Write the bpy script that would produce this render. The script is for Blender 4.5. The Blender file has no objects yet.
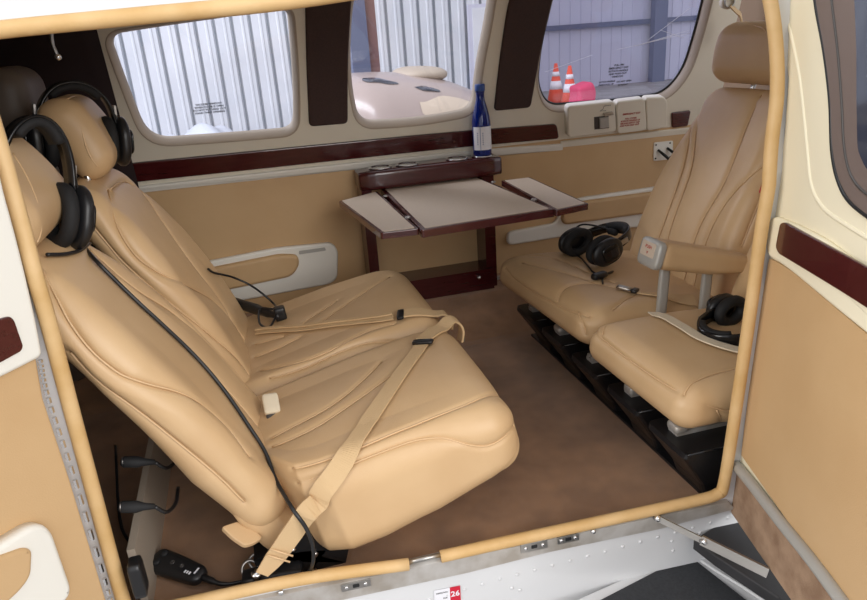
import bpy, bmesh, math, random
import numpy as np
from mathutils import Vector, Matrix
random.seed(4); np.random.seed(4)
C = bpy.context.scene.collection
SC = bpy.context.scene

# ------------------------------------------------------------------ camera
W_, H_ = 867., 600.
FPX = 690.
CAM = np.array([0., -.895, .85])
_a = np.array([225-433.5, 48-300., FPX])
_vx = 128.; _vy = (FPX*FPX+_a[0]*_vx)/(-_a[1])
_dD = np.array([_vx, _vy, FPX]); _dD /= np.linalg.norm(_dD)
_dY = _a/np.linalg.norm(_a)
_dX = np.cross(_dY, -_dD)
RW = np.stack([_dX, _dY, -_dD])           # camera axes (right, down, forward) -> world
cd = bpy.data.cameras.new('camera'); co = bpy.data.objects.new('camera', cd); C.objects.link(co)
cd.sensor_width = 36.; cd.lens = FPX/W_*36.; cd.clip_start = .02; cd.clip_end = 200
mw = Matrix.Identity(4)
for i in range(3):
    mw[i][0] = RW[i, 0]; mw[i][1] = -RW[i, 1]; mw[i][2] = -RW[i, 2]; mw[i][3] = CAM[i]
co.matrix_world = mw
SC.camera = co

# ------------------------------------------------------------------ world, light, exposure
SC.view_settings.view_transform = 'Standard'; SC.view_settings.look = 'None'
SC.view_settings.gamma = 1.0; SC.view_settings.use_curve_mapping = False
SC.view_settings.exposure = 0.12
wd = bpy.data.worlds.new('world'); SC.world = wd; wd.use_nodes = True
bg = wd.node_tree.nodes['Background']; bg.inputs[0].default_value = (.96, .97, 1., 1); bg.inputs[1].default_value = 1.0

def area(name, loc, target, sx, sy, power, col):
    ld = bpy.data.lights.new(name, 'AREA'); ld.shape = 'RECTANGLE'; ld.size = sx; ld.size_y = sy
    ld.energy = power; ld.color = col
    o = bpy.data.objects.new(name, ld); C.objects.link(o); o.location = loc
    o.rotation_euler = (Vector(target)-Vector(loc)).to_track_quat('-Z', 'Y').to_euler()
    return o
area('hangar_door_daylight', (2.0, -4.4, 2.3), (.1, .4, .35), 4.0, 2.6, 165, (1., .97, .93))
area('right_door_fill', (-4.4, -1.75, 2.1), (.7, -.35, .5), 2.4, 2.4, 130, (1., .97, .92))  # added fill lamp that brightens the open right door
area('siding_fill', (-7., 8.5, 7.), (3., 13.9, 1.), 14., 3., 1700, (.93, .96, 1.))  # added fill lamp for the siding seen through the windows

# ------------------------------------------------------------------ pixel -> place helpers
def ray(p):
    return RW @ np.array([p[0]-W_/2, p[1]-H_/2, FPX])
def atY(p, y): r = ray(p); return CAM+(y-CAM[1])/r[1]*r
def atZ(p, z): r = ray(p); return CAM+(z-CAM[2])/r[2]*r
def atX(p, x): r = ray(p); return CAM+(x-CAM[0])/r[0]*r
def proj(P):
    v = (np.asarray(P, float)-CAM) @ RW
    return np.stack([W_/2+FPX*v[..., 0]/v[..., 2], H_/2+FPX*v[..., 1]/v[..., 2]], -1), v[..., 2]
def nrm(v): v = np.asarray(v, float); return v/np.linalg.norm(v)
class Frame:
    def __init__(s, O, ex, ey):
        s.O = np.asarray(O, float); s.ex = nrm(ex); ey = np.asarray(ey, float)
        s.ey = nrm(ey-s.ex*(ey@s.ex)); s.ez = np.cross(s.ex, s.ey)
    def px(s, p, w=0.):
        r = ray(p); o = s.O+s.ez*w; t = ((o-CAM)@s.ez)/(r@s.ez); q = CAM+t*r-s.O
        return np.array([q@s.ex, q@s.ey])
    def pxs(s, ps, w=0.): return [s.px(p, w) for p in ps]
    def at(s, u, v, w=0.): return s.O+s.ex*u+s.ey*v+s.ez*w
    def pts(s, a):
        a = np.asarray(a, float); return s.O+a[:, :1]*s.ex+a[:, 1:2]*s.ey+a[:, 2:3]*s.ez

# ------------------------------------------------------------------ materials
def lin(c):
    c = c/255.; return c/12.92 if c <= .04045 else ((c+.055)/1.055)**2.4
def rgb(r, g, b): return (lin(r), lin(g), lin(b), 1)
def mat(name, col, rough=.5, metal=0., col2=None, scale=30., bump=0., bscale=200., detail=4., wave=None, spec=.5, coat=0., trans=0., mix=(.35, .65), stretch=None, sheen=0.):
    m = bpy.data.materials.new(name); m.use_nodes = True; nt = m.node_tree; b = nt.nodes['Principled BSDF']
    b.inputs['Base Color'].default_value = col; b.inputs['Roughness'].default_value = rough; b.inputs['Metallic'].default_value = metal
    b.inputs['Specular IOR Level'].default_value = spec; b.inputs['Coat Weight'].default_value = coat
    b.inputs['Transmission Weight'].default_value = trans
    if sheen: b.inputs['Sheen Weight'].default_value = sheen
    tc = nt.nodes.new('ShaderNodeTexCoord'); src = tc.outputs['Object']
    if stretch:
        mp = nt.nodes.new('ShaderNodeMapping'); mp.inputs['Scale'].default_value = stretch
        nt.links.new(src, mp.inputs[0]); src = mp.outputs[0]
    if col2:
        n = nt.nodes.new('ShaderNodeTexNoise'); n.inputs['Scale'].default_value = scale; n.inputs['Detail'].default_value = detail
        r = nt.nodes.new('ShaderNodeValToRGB'); r.color_ramp.elements[0].color = col; r.color_ramp.elements[1].color = col2
        r.color_ramp.elements[0].position = mix[0]; r.color_ramp.elements[1].position = mix[1]
        nt.links.new(src, n.inputs['Vector']); nt.links.new(n.outputs[0], r.inputs[0]); nt.links.new(r.outputs[0], b.inputs['Base Color'])
    if bump:
        n2 = nt.nodes.new('ShaderNodeTexNoise'); n2.inputs['Scale'].default_value = bscale; n2.inputs['Detail'].default_value = 3
        bp = nt.nodes.new('ShaderNodeBump'); bp.inputs['Strength'].default_value = bump; bp.inputs['Distance'].default_value = .002
        nt.links.new(src, n2.inputs['Vector']); nt.links.new(n2.outputs[0], bp.inputs['Height']); nt.links.new(bp.outputs[0], b.inputs['Normal'])
    if wave:
        n3 = nt.nodes.new('ShaderNodeTexWave'); n3.inputs['Scale'].default_value = wave; n3.bands_direction = 'DIAGONAL'
        bp = nt.nodes.new('ShaderNodeBump'); bp.inputs['Strength'].default_value = .4; bp.inputs['Distance'].default_value = .002
        nt.links.new(src, n3.inputs['Vector']); nt.links.new(n3.outputs[0], bp.inputs['Height']); nt.links.new(bp.outputs[0], b.inputs['Normal'])
    return m
def glassmat(name, tint, refl=.06, rough=.02):
    m = bpy.data.materials.new(name); m.use_nodes = True; nt = m.node_tree
    for n in list(nt.nodes): nt.nodes.remove(n)
    o = nt.nodes.new('ShaderNodeOutputMaterial'); t = nt.nodes.new('ShaderNodeBsdfTransparent'); g = nt.nodes.new('ShaderNodeBsdfGlossy')
    x = nt.nodes.new('ShaderNodeMixShader'); t.inputs[0].default_value = tint; g.inputs['Roughness'].default_value = rough
    x.inputs[0].default_value = refl
    nt.links.new(t.outputs[0], x.inputs[1]); nt.links.new(g.outputs[0], x.inputs[2]); nt.links.new(x.outputs[0], o.inputs[0])
    return m
M = {}
M['leather'] = mat('tan leather', rgb(207, 174, 132), .44, col2=rgb(201, 167, 125), scale=9, bump=.12, bscale=420)
M['leather_wall'] = mat('tan wall leather', rgb(202, 168, 124), .55, col2=rgb(197, 162, 118), scale=7, bump=.15, bscale=500)
M['piping'] = mat('leather piping', rgb(212, 178, 136), .5)
M['seal'] = mat('tan door seal', rgb(214, 180, 130), .55, col2=rgb(200, 162, 106), scale=14, bump=.25, bscale=120)
M['cream'] = mat('cream plastic', rgb(226, 219, 203), .45, bump=.08, bscale=600)
M['cream_door'] = mat('cream vinyl', rgb(238, 229, 202), .5, bump=.1, bscale=500)
M['taupe'] = mat('taupe window reveal', rgb(176, 162, 146), .55, bump=.1, bscale=600)
M['taupe_dark'] = mat('dark taupe window surround', rgb(112, 98, 92), .5, bump=.1, bscale=500)
M['white'] = mat('white plastic', rgb(232, 229, 220), .4)
M['paint'] = mat('white aircraft paint', rgb(210, 211, 213), .3, coat=.3)
M['maroon'] = mat('maroon lacquered wood', rgb(72, 22, 24), .25, col2=rgb(64, 18, 20), scale=16, stretch=(1, 8, 8), coat=.5)
M['brown_fabric'] = mat('dark brown fabric', rgb(66, 46, 42), .8, col2=rgb(56, 39, 36), scale=300, bump=.3, bscale=700)
M['curtain'] = mat('dark brown netting', rgb(40, 27, 30), .9, wave=220)
M['carpet'] = mat('brown carpet', rgb(172, 127, 88), .95, col2=rgb(138, 99, 66), scale=11, bump=.9, bscale=900, detail=8, sheen=.3)
M['carpet_door'] = mat('light brown carpet', rgb(176, 146, 120), .95, col2=rgb(146, 116, 92), scale=30, bump=.9, bscale=900, detail=8)
M['laminate'] = mat('beige laminate', rgb(206, 190, 172), .5, col2=rgb(196, 180, 162), scale=500)
M['black'] = mat('black plastic', rgb(26, 26, 28), .38)
M['black_soft'] = mat('black foam', rgb(20, 20, 22), .75, bump=.2, bscale=300)
M['black_gloss'] = mat('glossy black plastic', rgb(16, 16, 18), .2)
M['charcoal'] = mat('charcoal plastic', rgb(70, 66, 64), .4)
M['chrome'] = mat('chrome', rgb(225, 225, 225), .25, 1.)
M['steel'] = mat('brushed steel', rgb(175, 172, 168), .35, 1., bump=.05)
M['alu'] = mat('worn aluminium', rgb(205, 202, 198), .45, .5, col2=rgb(172, 164, 154), scale=18, detail=6)
M['post'] = mat('grey painted metal', rgb(176, 174, 168), .4, .2)
M['belt'] = mat('beige webbing', rgb(214, 182, 138), .7, wave=260)
M['belt_pale'] = mat('pale webbing', rgb(226, 212, 186), .65, wave=260)
M['red'] = mat('red plastic', rgb(190, 24, 28), .4)
M['blue_glass'] = mat('cobalt blue glass', rgb(14, 44, 150), .08, trans=.55, spec=.6)
M['blue_cap'] = mat('blue cap', rgb(34, 70, 140), .4)
M['paper'] = mat('white label paper', rgb(226, 226, 232), .6)
M['ink'] = mat('dark ink', rgb(52, 50, 54), .7)
M['red_ink'] = mat('red ink', rgb(176, 70, 60), .7)
M['label_red'] = mat('red label', rgb(196, 22, 52), .5)
M['walk'] = mat('black wing walk grit', rgb(52, 54, 58), .85, col2=rgb(44, 46, 50), scale=200, bump=.6, bscale=1200)
M['dark'] = mat('dark grey composite', rgb(50, 50, 53), .6, col2=rgb(40, 40, 42), scale=12)
M['seat_brown'] = mat('brown leather', rgb(112, 88, 68), .5)
M['headrest_grey'] = mat('brown grey leather', rgb(104, 92, 82), .5, bump=.1, bscale=400)
M['glass'] = glassmat('window acrylic', (.93, .93, .96, 1), .05)
M['glass_tint'] = glassmat('tinted window acrylic', (.90, .90, .98, 1), .06, .05)
M['glass_dark'] = glassmat('dark door window', (.42, .38, .40, 1), .10, .05)
M['scratch'] = mat('pale scratch', rgb(235, 235, 245), .5)
M['siding'] = mat('white corrugated siding', rgb(216, 218, 224), .5, col2=rgb(202, 205, 212), scale=.8)
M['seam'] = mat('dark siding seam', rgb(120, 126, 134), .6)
M['siding_grey'] = mat('grey hangar siding', rgb(196, 196, 212), .6)
M['steel_blue'] = mat('blue grey steel column', rgb(92, 100, 128), .6)
M['brick'] = mat('reddish brown wood', rgb(124, 92, 92), .7)
M['concrete'] = mat('hangar concrete', rgb(150, 148, 148), .8, col2=rgb(132, 130, 130), scale=2)
M['cowl'] = mat('pale tan aircraft paint', rgb(168, 152, 146), .3, coat=.2)
M['screen_glass'] = mat('smoky windscreen', rgb(58, 62, 76), .1, coat=.5)
M['cone'] = mat('orange cone rubber', rgb(236, 90, 66), .5)
M['cone_white'] = mat('white cone sleeve', rgb(240, 236, 236), .4)
M['tarp_pink'] = mat('pinkish red cover', rgb(222, 74, 110), .6)
M['tarp_white'] = mat('white tarp', rgb(190, 194, 204), .6)
M['sky_glass'] = glassmat('cockpit window', (.95, .97, 1, 1), .04)

# ------------------------------------------------------------------ objects
ORG = {}
def tagit(o, label=None, cat=None, group=None, kind=None):
    if label: o['label'] = label
    if cat: o['category'] = cat
    if group: o['group'] = group
    if kind: o['kind'] = kind
    return o
def thing(name, loc, label=None, cat=None, group=None, kind=None):
    o = bpy.data.objects.new(name, None); C.objects.link(o); o.location = Vector([float(q) for q in loc]); o.empty_display_size = .05
    ORG[o] = np.asarray(loc, float)
    return tagit(o, label, cat, group, kind)
class G:
    def __init__(s): s.V = []; s.F = []; s.n = 0; s.sm = []
    def add(s, V, F, smooth=True):
        V = np.asarray(V, float); s.V.append(V); n = s.n
        s.F += [tuple(int(i)+n for i in f) for f in F]; s.sm += [smooth]*len(F); s.n += len(V)
        return s
    def verts(s): return np.concatenate(s.V)
    def xf(s, fn): s.V = [fn(v) for v in s.V]; return s
    def loft(s, rings, closed=True, caps=True, smooth=True):
        rings = [np.asarray(r, float) for r in rings]; k = len(rings[0]); V = np.concatenate(rings); F = []
        for i in range(len(rings)-1):
            for j in range(k if closed else k-1):
                a = i*k+j; b = i*k+(j+1) % k
                F.append((a, b, b+k, a+k))
        if caps: F.append(tuple(range(k-1, -1, -1))); F.append(tuple(range((len(rings)-1)*k, len(rings)*k)))
        return s.add(V, F, smooth)
    def tube(s, path, r, seg=8, closed=False, smooth=True):
        P = np.asarray(path, float); n = len(P); r = np.ones(n)*r
        T = np.roll(P, -1, 0)-np.roll(P, 1, 0)
        if not closed: T[0] = P[1]-P[0]; T[-1] = P[-1]-P[-2]
        T /= (np.linalg.norm(T, axis=1)[:, None]+1e-12)
        up = np.array([0, 0, 1.]) if abs(T[0][2]) < .9 else np.array([0, 1., 0])
        N = nrm(np.cross(T[0], up)); rings = []
        for i in range(n):
            N = N-T[i]*(N@T[i]); N = nrm(N); B = np.cross(T[i], N)
            a = np.arange(seg)*2*math.pi/seg
            rings.append(P[i]+r[i]*(np.cos(a)[:, None]*N+np.sin(a)[:, None]*B))
        if closed: return s.loft(rings+[rings[0]], True, False, smooth)
        return s.loft(rings, True, True, smooth)
    def strip(s, path, wdir, w, t=.003):
        """flat webbing: path points, width direction per point"""
        P = np.asarray(path, float); Wd = np.asarray(wdir, float)
        if Wd.ndim == 1: Wd = np.tile(Wd, (len(P), 1))
        w = np.ones(len(P))*w
        T = np.gradient(P, axis=0); rings = []
        for i in range(len(P)):
            d = nrm(T[i]); wv = nrm(Wd[i]-d*(Wd[i]@d)); nn = np.cross(d, wv)
            rings.append(np.array([P[i]-wv*w[i]/2-nn*t/2, P[i]+wv*w[i]/2-nn*t/2, P[i]+wv*w[i]/2+nn*t/2, P[i]-wv*w[i]/2+nn*t/2]))
        return s.loft(rings, True, True, False)
    def lathe(s, prof, O=(0, 0, 0), axis=(0, 0, 1), seg=28, smooth=True):
        ax = nrm(axis); u = nrm(np.cross(ax, [1, 0, 0] if abs(ax[0]) < .9 else [0, 1, 0])); v = np.cross(ax, u); O = np.asarray(O, float)
        a = np.arange(seg)*2*math.pi/seg
        ring = np.cos(a)[:, None]*u+np.sin(a)[:, None]*v
        return s.loft([O+ax*h+ring*max(r, 1e-4) for r, h in prof], True, True, smooth)
    def rbox(s, fr, size, r, n=6, fn=None, seg=None):
        """rounded box centred on the frame origin"""
        V, F = rounded(size, r, seg or (n, n, n))
        if fn: V = fn(V)
        return s.add(fr.pts(V), F)
    def box(s, fr, lo, hi, smooth=False):
        x0, y0, z0 = lo; x1, y1, z1 = hi
        V = [(x0, y0, z0), (x1, y0, z0), (x1, y1, z0), (x0, y1, z0), (x0, y0, z1), (x1, y0, z1), (x1, y1, z1), (x0, y1, z1)]
        return s.add(fr.pts(V), [(3, 2, 1, 0), (4, 5, 6, 7), (0, 1, 5, 4), (1, 2, 6, 5), (2, 3, 7, 6), (3, 0, 4, 7)], smooth)
    def plate(s, fr, out, w0, w1, bev=0., smooth=False):
        """prism on a frame with a small front bevel"""
        out = ccw(out); rings = [(out, w0), (out, w1-bev)]
        if bev: rings += [(inset(out, bev*(1-math.cos(a))), w1-bev*(1-math.sin(a))) for a in ((.4, .8, 1.2, 1.5708) if smooth else (.79, 1.5708))]
        if bev and smooth: rings.append((inset(out, bev*1.12), w1))
        return s.loft([fr.pts(np.column_stack([o, np.full(len(o), w)])) for o, w in rings], True, True, smooth)
    def hole_plate(s, fr, outer, holes, w0, w1, fn=None):
        bm = bmesh.new(); loops = [ccw(outer)]+[ccw(h) for h in holes]; es = []
        for lp in loops:
            vs = [bm.verts.new((p[0], p[1], 0)) for p in lp]
            es += [bm.edges.new((vs[i], vs[(i+1) % len(vs)])) for i in range(len(vs))]
        bmesh.ops.triangle_fill(bm, use_beauty=True, use_dissolve=False, edges=es, normal=(0, 0, 1))
        bm.verts.index_update(); P = np.array([v.co[:2] for v in bm.verts]); T = [[v.index for v in f.verts] for f in bm.faces]
        T = [t if np.cross(P[t[1]]-P[t[0]], P[t[2]]-P[t[0]]) > 0 else t[::-1] for t in T]; bm.free()
        n = len(P); V = np.concatenate([np.column_stack([P, np.full(n, w1)]), np.column_stack([P, np.full(n, w0)])])
        F = [tuple(t) for t in T]+[tuple(i+n for i in t[::-1]) for t in T]; k = 0
        for li, lp in enumerate(loops):
            m = len(lp)
            for i in range(m):
                a = k+i; b = k+(i+1) % m
                F.append((a+n, b+n, b, a) if li == 0 else (a, b, b+n, a+n))
            k += m
        X = fr.pts(V) if fn is None else fn(V)
        return s.add(X, F, False)
    def build(s, name, m, parent=None, label=None, cat=None, group=None, kind=None, auto=None):
        V = s.verts(); me = bpy.data.meshes.new(name); o = bpy.data.objects.new(name, me); C.objects.link(o)
        if parent is not None:
            org = ORG[parent]; o.parent = parent
        else:
            org = np.array([(V[:, 0].min()+V[:, 0].max())/2, (V[:, 1].min()+V[:, 1].max())/2, V[:, 2].min()]); o.location = Vector(org)
        ORG[o] = org
        me.from_pydata((V-org).tolist(), [], s.F); me.polygons.foreach_set('use_smooth', s.sm)
        me.materials.append(m if not isinstance(m, str) else M[m]); me.update()
        return tagit(o, label, cat, group, kind)
def ccw(o):
    o = np.asarray(o, float); a = np.sum(o[:, 0]*np.roll(o[:, 1], -1)-np.roll(o[:, 0], -1)*o[:, 1])
    return o if a > 0 else o[::-1]
def inset(o, d):
    p = np.roll(o, 1, 0); q = np.roll(o, -1, 0); a = o-p; b = q-o
    a = a/(np.linalg.norm(a, axis=1)[:, None]+1e-9); b = b/(np.linalg.norm(b, axis=1)[:, None]+1e-9)
    na = np.column_stack([-a[:, 1], a[:, 0]]); nb = np.column_stack([-b[:, 1], b[:, 0]]); m = na+nb
    m = m/np.maximum(np.sum(m*na, axis=1), .35)[:, None]
    return o+m*d
def rnd(pts, r, n=6):
    """round the corners of a polygon"""
    P = [np.asarray(p, float) for p in pts]; out = []; k = len(P); rr = r if hasattr(r, '__len__') else [r]*k
    for i in range(k):
        a, b, c = P[i-1], P[i], P[(i+1) % k]; u = a-b; v = c-b; lu = np.linalg.norm(u); lv = np.linalg.norm(v)
        d = min(rr[i], lu*.49, lv*.49)
        if d < 1e-5: out.append(b); continue
        s = b+u/lu*d; e = b+v/lv*d
        for j in range(n+1):
            t = j/n; out.append((1-t)**2*s+2*t*(1-t)*b+t*t*e)
    return np.array(out)
def spl(pts, n=8, closed=False):
    P = np.asarray(pts, float); k = len(P); out = []
    for i in range(k if closed else k-1):
        p1 = P[i]; p2 = P[(i+1) % k]
        p0 = P[i-1] if (i > 0 or closed) else 2*p1-p2
        p3 = P[(i+2) % k] if (i+2 < k or closed) else 2*p2-p1
        for j in range(n):
            t = j/n
            out.append(.5*((2*p1)+(-p0+p2)*t+(2*p0-5*p1+4*p2-p3)*t*t+(-p0+3*p1-3*p2+p3)*t**3))
    if not closed: out.append(P[-1])
    return np.array(out)
_rc = {}
def cubegrid(nx, ny, nz):
    key = (nx, ny, nz)
    if key in _rc: return _rc[key]
    idx = {}; V = []; F = []
    def vid(i, j, k):
        t = (i, j, k)
        if t not in idx: idx[t] = len(V); V.append((2*i/nx-1, 2*j/ny-1, 2*k/nz-1))
        return idx[t]
    for i in range(nx):
        for j in range(ny):
            F.append((vid(i, j, nz), vid(i+1, j, nz), vid(i+1, j+1, nz), vid(i, j+1, nz)))
            F.append((vid(i, j+1, 0), vid(i+1, j+1, 0), vid(i+1, j, 0), vid(i, j, 0)))
    for i in range(nx):
        for k in range(nz):
            F.append((vid(i, 0, k), vid(i+1, 0, k), vid(i+1, 0, k+1), vid(i, 0, k+1)))
            F.append((vid(i, ny, k+1), vid(i+1, ny, k+1), vid(i+1, ny, k), vid(i, ny, k)))
    for j in range(ny):
        for k in range(nz):
            F.append((vid(nx, j, k), vid(nx, j+1, k), vid(nx, j+1, k+1), vid(nx, j, k+1)))
            F.append((vid(0, j, k+1), vid(0, j+1, k+1), vid(0, j+1, k), vid(0, j, k)))
    _rc[key] = (np.array(V), F); return _rc[key]
def rounded(size, r, seg):
    U, F = cubegrid(*seg); h = np.asarray(size, float)/2; r = np.minimum(np.ones(3)*np.asarray(r, float), h*.999)
    P = U*h; inner = np.clip(P, -(h-r), h-r); d = (P-inner)/r; L = np.linalg.norm(d, axis=1)[:, None]
    d = d/np.maximum(L, 1e-9); return inner+d*r, F
WORLD = Frame((0, 0, 0), (1, 0, 0), (0, 1, 0))
def move(fr, u, v, w=0.): return Frame(fr.at(u, v, w), fr.ex, fr.ey)
def interp(x, tab):
    t = np.asarray(tab, float); return np.stack([np.interp(x, t[:, 0], t[:, i]) for i in range(1, t.shape[1])], 0)

def text_mesh(txt, size, fr, u, v, w, name, m, parent, align='CENTER', label=None, bold=0.):
    cu = bpy.data.curves.new('text', 'FONT'); cu.body = txt; cu.size = size; cu.align_x = align; cu.extrude = .0002; cu.resolution_u = 2; cu.offset = bold
    o = bpy.data.objects.new('text', cu); C.objects.link(o)
    dg = bpy.context.evaluated_depsgraph_get(); me = bpy.data.meshes.new_from_object(o.evaluated_get(dg))
    V = np.array([p.co[:] for p in me.vertices]); F = [tuple(p.vertices) for p in me.polygons]
    bpy.data.objects.remove(o); bpy.data.curves.remove(cu); bpy.data.meshes.remove(me)
    V = V+np.array([u, v, w]); g = G(); g.add(fr.pts(V), F, False)
    return g.build(name, m, parent, label)

# ------------------------------------------------------------------ leather pads
SKIN = {}
def onskin(keys, ps, off=.003):
    """points (and normals) on the visible skin of the given pads under a run of pixels"""
    P = np.concatenate([SKIN[k][0] for k in keys]); N = np.concatenate([SKIN[k][1] for k in keys])
    pp, dep = proj(P); fc = np.sum(N*(CAM-P), axis=1) > 0; out = []; nn = []
    for q in ps:
        d = np.linalg.norm(pp-np.asarray(q, float), axis=1); c = np.where((d < 4) & fc)[0]
        if not len(c): c = np.array([np.argmin(np.where(fc, d, 1e9))])
        k = c[np.argmin(dep[c])]; near = c[dep[c] < dep[k]+.02]; k = near[np.argmin(d[near])]
        out.append(P[k]+N[k]*off); nn.append(N[k])
    out = np.array(out); nn = np.array(nn)
    for _ in range(2):
        if len(out) > 2: out[1:-1] = (out[:-2]+2*out[1:-1]+out[2:])/4
    return out, nn
def pad(name, fr, L, wid, T, r, parent, m='leather', seams=(), seg=(120, 110, 14), zoff=None, puff=.0035, groove=.003, crown=.0, pipe=.0016, warp=None, skip_pipe=()):
    """upholstered slab: x in L along ex, y limits from the table wid (x, ymin, ymax), top at 0, thickness table T (x, t).
    seams are drawn as pixel polylines, picked up on the visible skin of the pad."""
    x0, x1 = L; mw_ = np.mean([a[2]-a[1] for a in wid]); mt = np.mean([a[1] for a in T])
    V, F = rounded((x1-x0, mw_, mt), r, seg); U, _ = cubegrid(*seg)
    X = V[:, 0]+(x0+x1)/2; a = interp(X, wid); Y = a[0]+(V[:, 1]/mw_+.5)*(a[1]-a[0])
    th = interp(X, T)[0]; zn = V[:, 2]/mt+.5
    Z = (zn-1)*th
    fx = (X-x0)/(x1-x0); fy = V[:, 1]/mw_*2
    Z = Z+zn*crown*(1-fy**2)*np.clip(4*fx*(1-fx), 0, 1)**.5
    if zoff is not None: Z = Z+zoff(X, fy)
    Q = np.column_stack([X, Y, Z])
    if warp is not None: Q = warp(Q)
    P = fr.pts(Q)
    # vertex normals of the smooth body
    Fa = np.array(F); fn = np.cross(P[Fa[:, 2]]-P[Fa[:, 0]], P[Fa[:, 3]]-P[Fa[:, 1]]); N = np.zeros_like(P)
    for i in range(4): np.add.at(N, Fa[:, i], fn)
    N /= np.linalg.norm(N, axis=1)[:, None]+1e-12
    lines = []
    if seams:
        pp, dep = proj(P); facing = np.sum(N*(CAM-P), axis=1) > 0
        for sm in seams:
            S = []
            for q in spl(sm, 4):
                d = np.linalg.norm(pp-q, axis=1); ok = (d < 3.2) & facing
                if not ok.any(): continue
                c = np.where(ok)[0]; k = c[np.argmin(dep[c])]; near = c[dep[c] < dep[k]+.03]; k = near[np.argmin(d[near])]; S.append(P[k])
            if len(S) > 2:
                S = np.array(S); 
                for _ in range(3): S[1:-1] = (S[:-2]+2*S[1:-1]+S[2:])/4
                lines.append(spl(S, 3))
        D = np.full(len(P), 9.)
        for S in lines:
            a = S[:-1]; b = S[1:]; ab = b-a; l2 = np.sum(ab*ab, axis=1)+1e-12
            lo = S.min(0)-.12; hi = S.max(0)+.12; sel = np.where(np.all((P > lo) & (P < hi), axis=1))[0]
            for st in range(0, len(sel), 4000):
                ii = sel[st:st+4000]; q = P[ii][:, None]-a[None]; t = np.clip(np.sum(q*ab, axis=2)/l2, 0, 1)
                d = np.linalg.norm(q-t[..., None]*ab, axis=2).min(1); D[ii] = np.minimum(D[ii], d)
        disp = -puff*np.exp(-D/.022)-groove*np.exp(-(D/.0042)**2)
        P = P+N*disp[:, None]
    g = G(); g.add(P, F); o = g.build(name, m, parent); SKIN[(parent.name, name)] = (P, N)
    if lines and pipe:
        pg = G()
        for S in lines:
            # nearest displaced vertex of the pad keeps the piping in its crease
            Z_ = []
            for q in S[::2]:
                d = np.linalg.norm(P-q, axis=1); k = np.argpartition(d, 4)[:4]; Z_.append(np.average(P[k], axis=0, weights=1/(d[k]+1e-4)))
            Z_ = np.array(Z_)
            for _ in range(3): Z_[1:-1] = (Z_[:-2]+2*Z_[1:-1]+Z_[2:])/4
            pg.tube(Z_, pipe, 6)
        pg.build('piping', 'piping', o)
    return o
# ------------------------------------------------------------------ setting: near fuselage side with the door opening
def ynear(x, z): return .02-.067*x+np.maximum(0, np.asarray(z)-.6)*.2
def atN(p, off=0.):
    y = 0.
    for _ in range(25): q = atY(p, y); y = float(ynear(q[0], q[2]))-off
    return atY(p, y)
def N3(a, off=0.):
    a = np.asarray(a, float); return np.column_stack([a[:, 0], ynear(a[:, 0], a[:, 1])-off, a[:, 1]])
def onN(V):   # (x, z, w out) -> world
    return np.column_stack([V[:, 0], ynear(V[:, 0], V[:, 1])-V[:, 2], V[:, 1]])
def uvN(p): q = atN(p); return np.array([q[0], q[2]])

seal_px_b1 = [(440, 555), (500, 541.5), (560, 528.5), (650, 509), (700, 498), (716, 492.5), (722, 484)]
seal_px_r = [(731, 430), (741.5, 360), (751.5, 290), (761, 220), (769, 150), (775, 95), (774, 45), (768, 0)]
seal_px_l = [(10, 180), (43, 300), (75, 420), (124, 600)]
rp = [uvN(p) for p in seal_px_b1+seal_px_r]
tl = uvN((0, 30)); tm = uvN((140, 16)); tr = uvN((290, 1))
lp = [uvN(p) for p in seal_px_l]
lx = lp[0][0]
top_r = [(rp[-1][0]-.012, rp[-1][1]+.03), (rp[-1][0]-.06, tr[1]+.035), (.50, tr[1]+.032), (.3, tr[1]+.018)]
path = rp+top_r+[tr, tm, tl, uvN((-22, 36)), uvN((-27, 60)), uvN((-18, 85))]+lp
bl = uvN((124, 600)); path += [(bl[0]+.008, bl[1]-.03), uvN((180, 603)), uvN((300, 577.5)), uvN((408, 562.5))]
seal_uv = spl(path, 6)
hole = np.array(seal_uv)
gN = G()
outer = np.array([(-1.35, -.62), (-.3, -.62), (.3, -.62), (.9, -.62), (2.1, -.62), (2.1, .0), (2.1, .6), (2.1, 1.09), (1.2, 1.09), (.4, 1.09), (-.4, 1.09), (-1.35, 1.09), (-1.35, .6), (-1.35, 0)])
outer_d = []
for i in range(len(outer)):
    a, b = outer[i], outer[(i+1) % len(outer)]; k = max(1, int(np.linalg.norm(b-a)/.12))
    outer_d += [a+(b-a)*j/k for j in range(k)]
gN.hole_plate(WORLD, np.array(outer_d), [inset(ccw(hole), -.004)], -.012, 0., fn=onN)
for i in range(19):   # rivet heads along the skin under the sill
    f_ = i/18.; c = atN((412+f_*316, np.interp(412+f_*316, [412, 500, 600, 728], [605, 579, 553, 518])), 0.)
    gN.lathe([(.0036, -.001), (.0034, .0008), (.002, .0016), (.0, .0018)], c, (0, -1, 0), 10)
for p in ((512, 588), (520, 590), (672, 541), (673, 551), (700, 533)):
    gN.lathe([(.0036, -.001), (.0034, .0008), (.002, .0016), (.0, .0018)], atN(p), (0, -1, 0), 10)
gN.build('wall_right', 'paint', kind='structure', label='white riveted aircraft fuselage side around the cabin door opening', cat='wall')

tseal = G(); S3 = N3(seal_uv, .004)
tseal.tube(S3, .0104, 10); tseal.build('trim_1', 'seal', kind='structure', label='tan leather covered seal tube around the cabin door opening', cat='door seal')
rg = G(); rg.tube([atN((405, 563), .002), atN((444, 554), .002)], .0045, 8); rg.build('seal_joiner_rod', 'steel', label='short bare metal rod bridging the gap in the tan sill seal', cat='rod')

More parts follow.
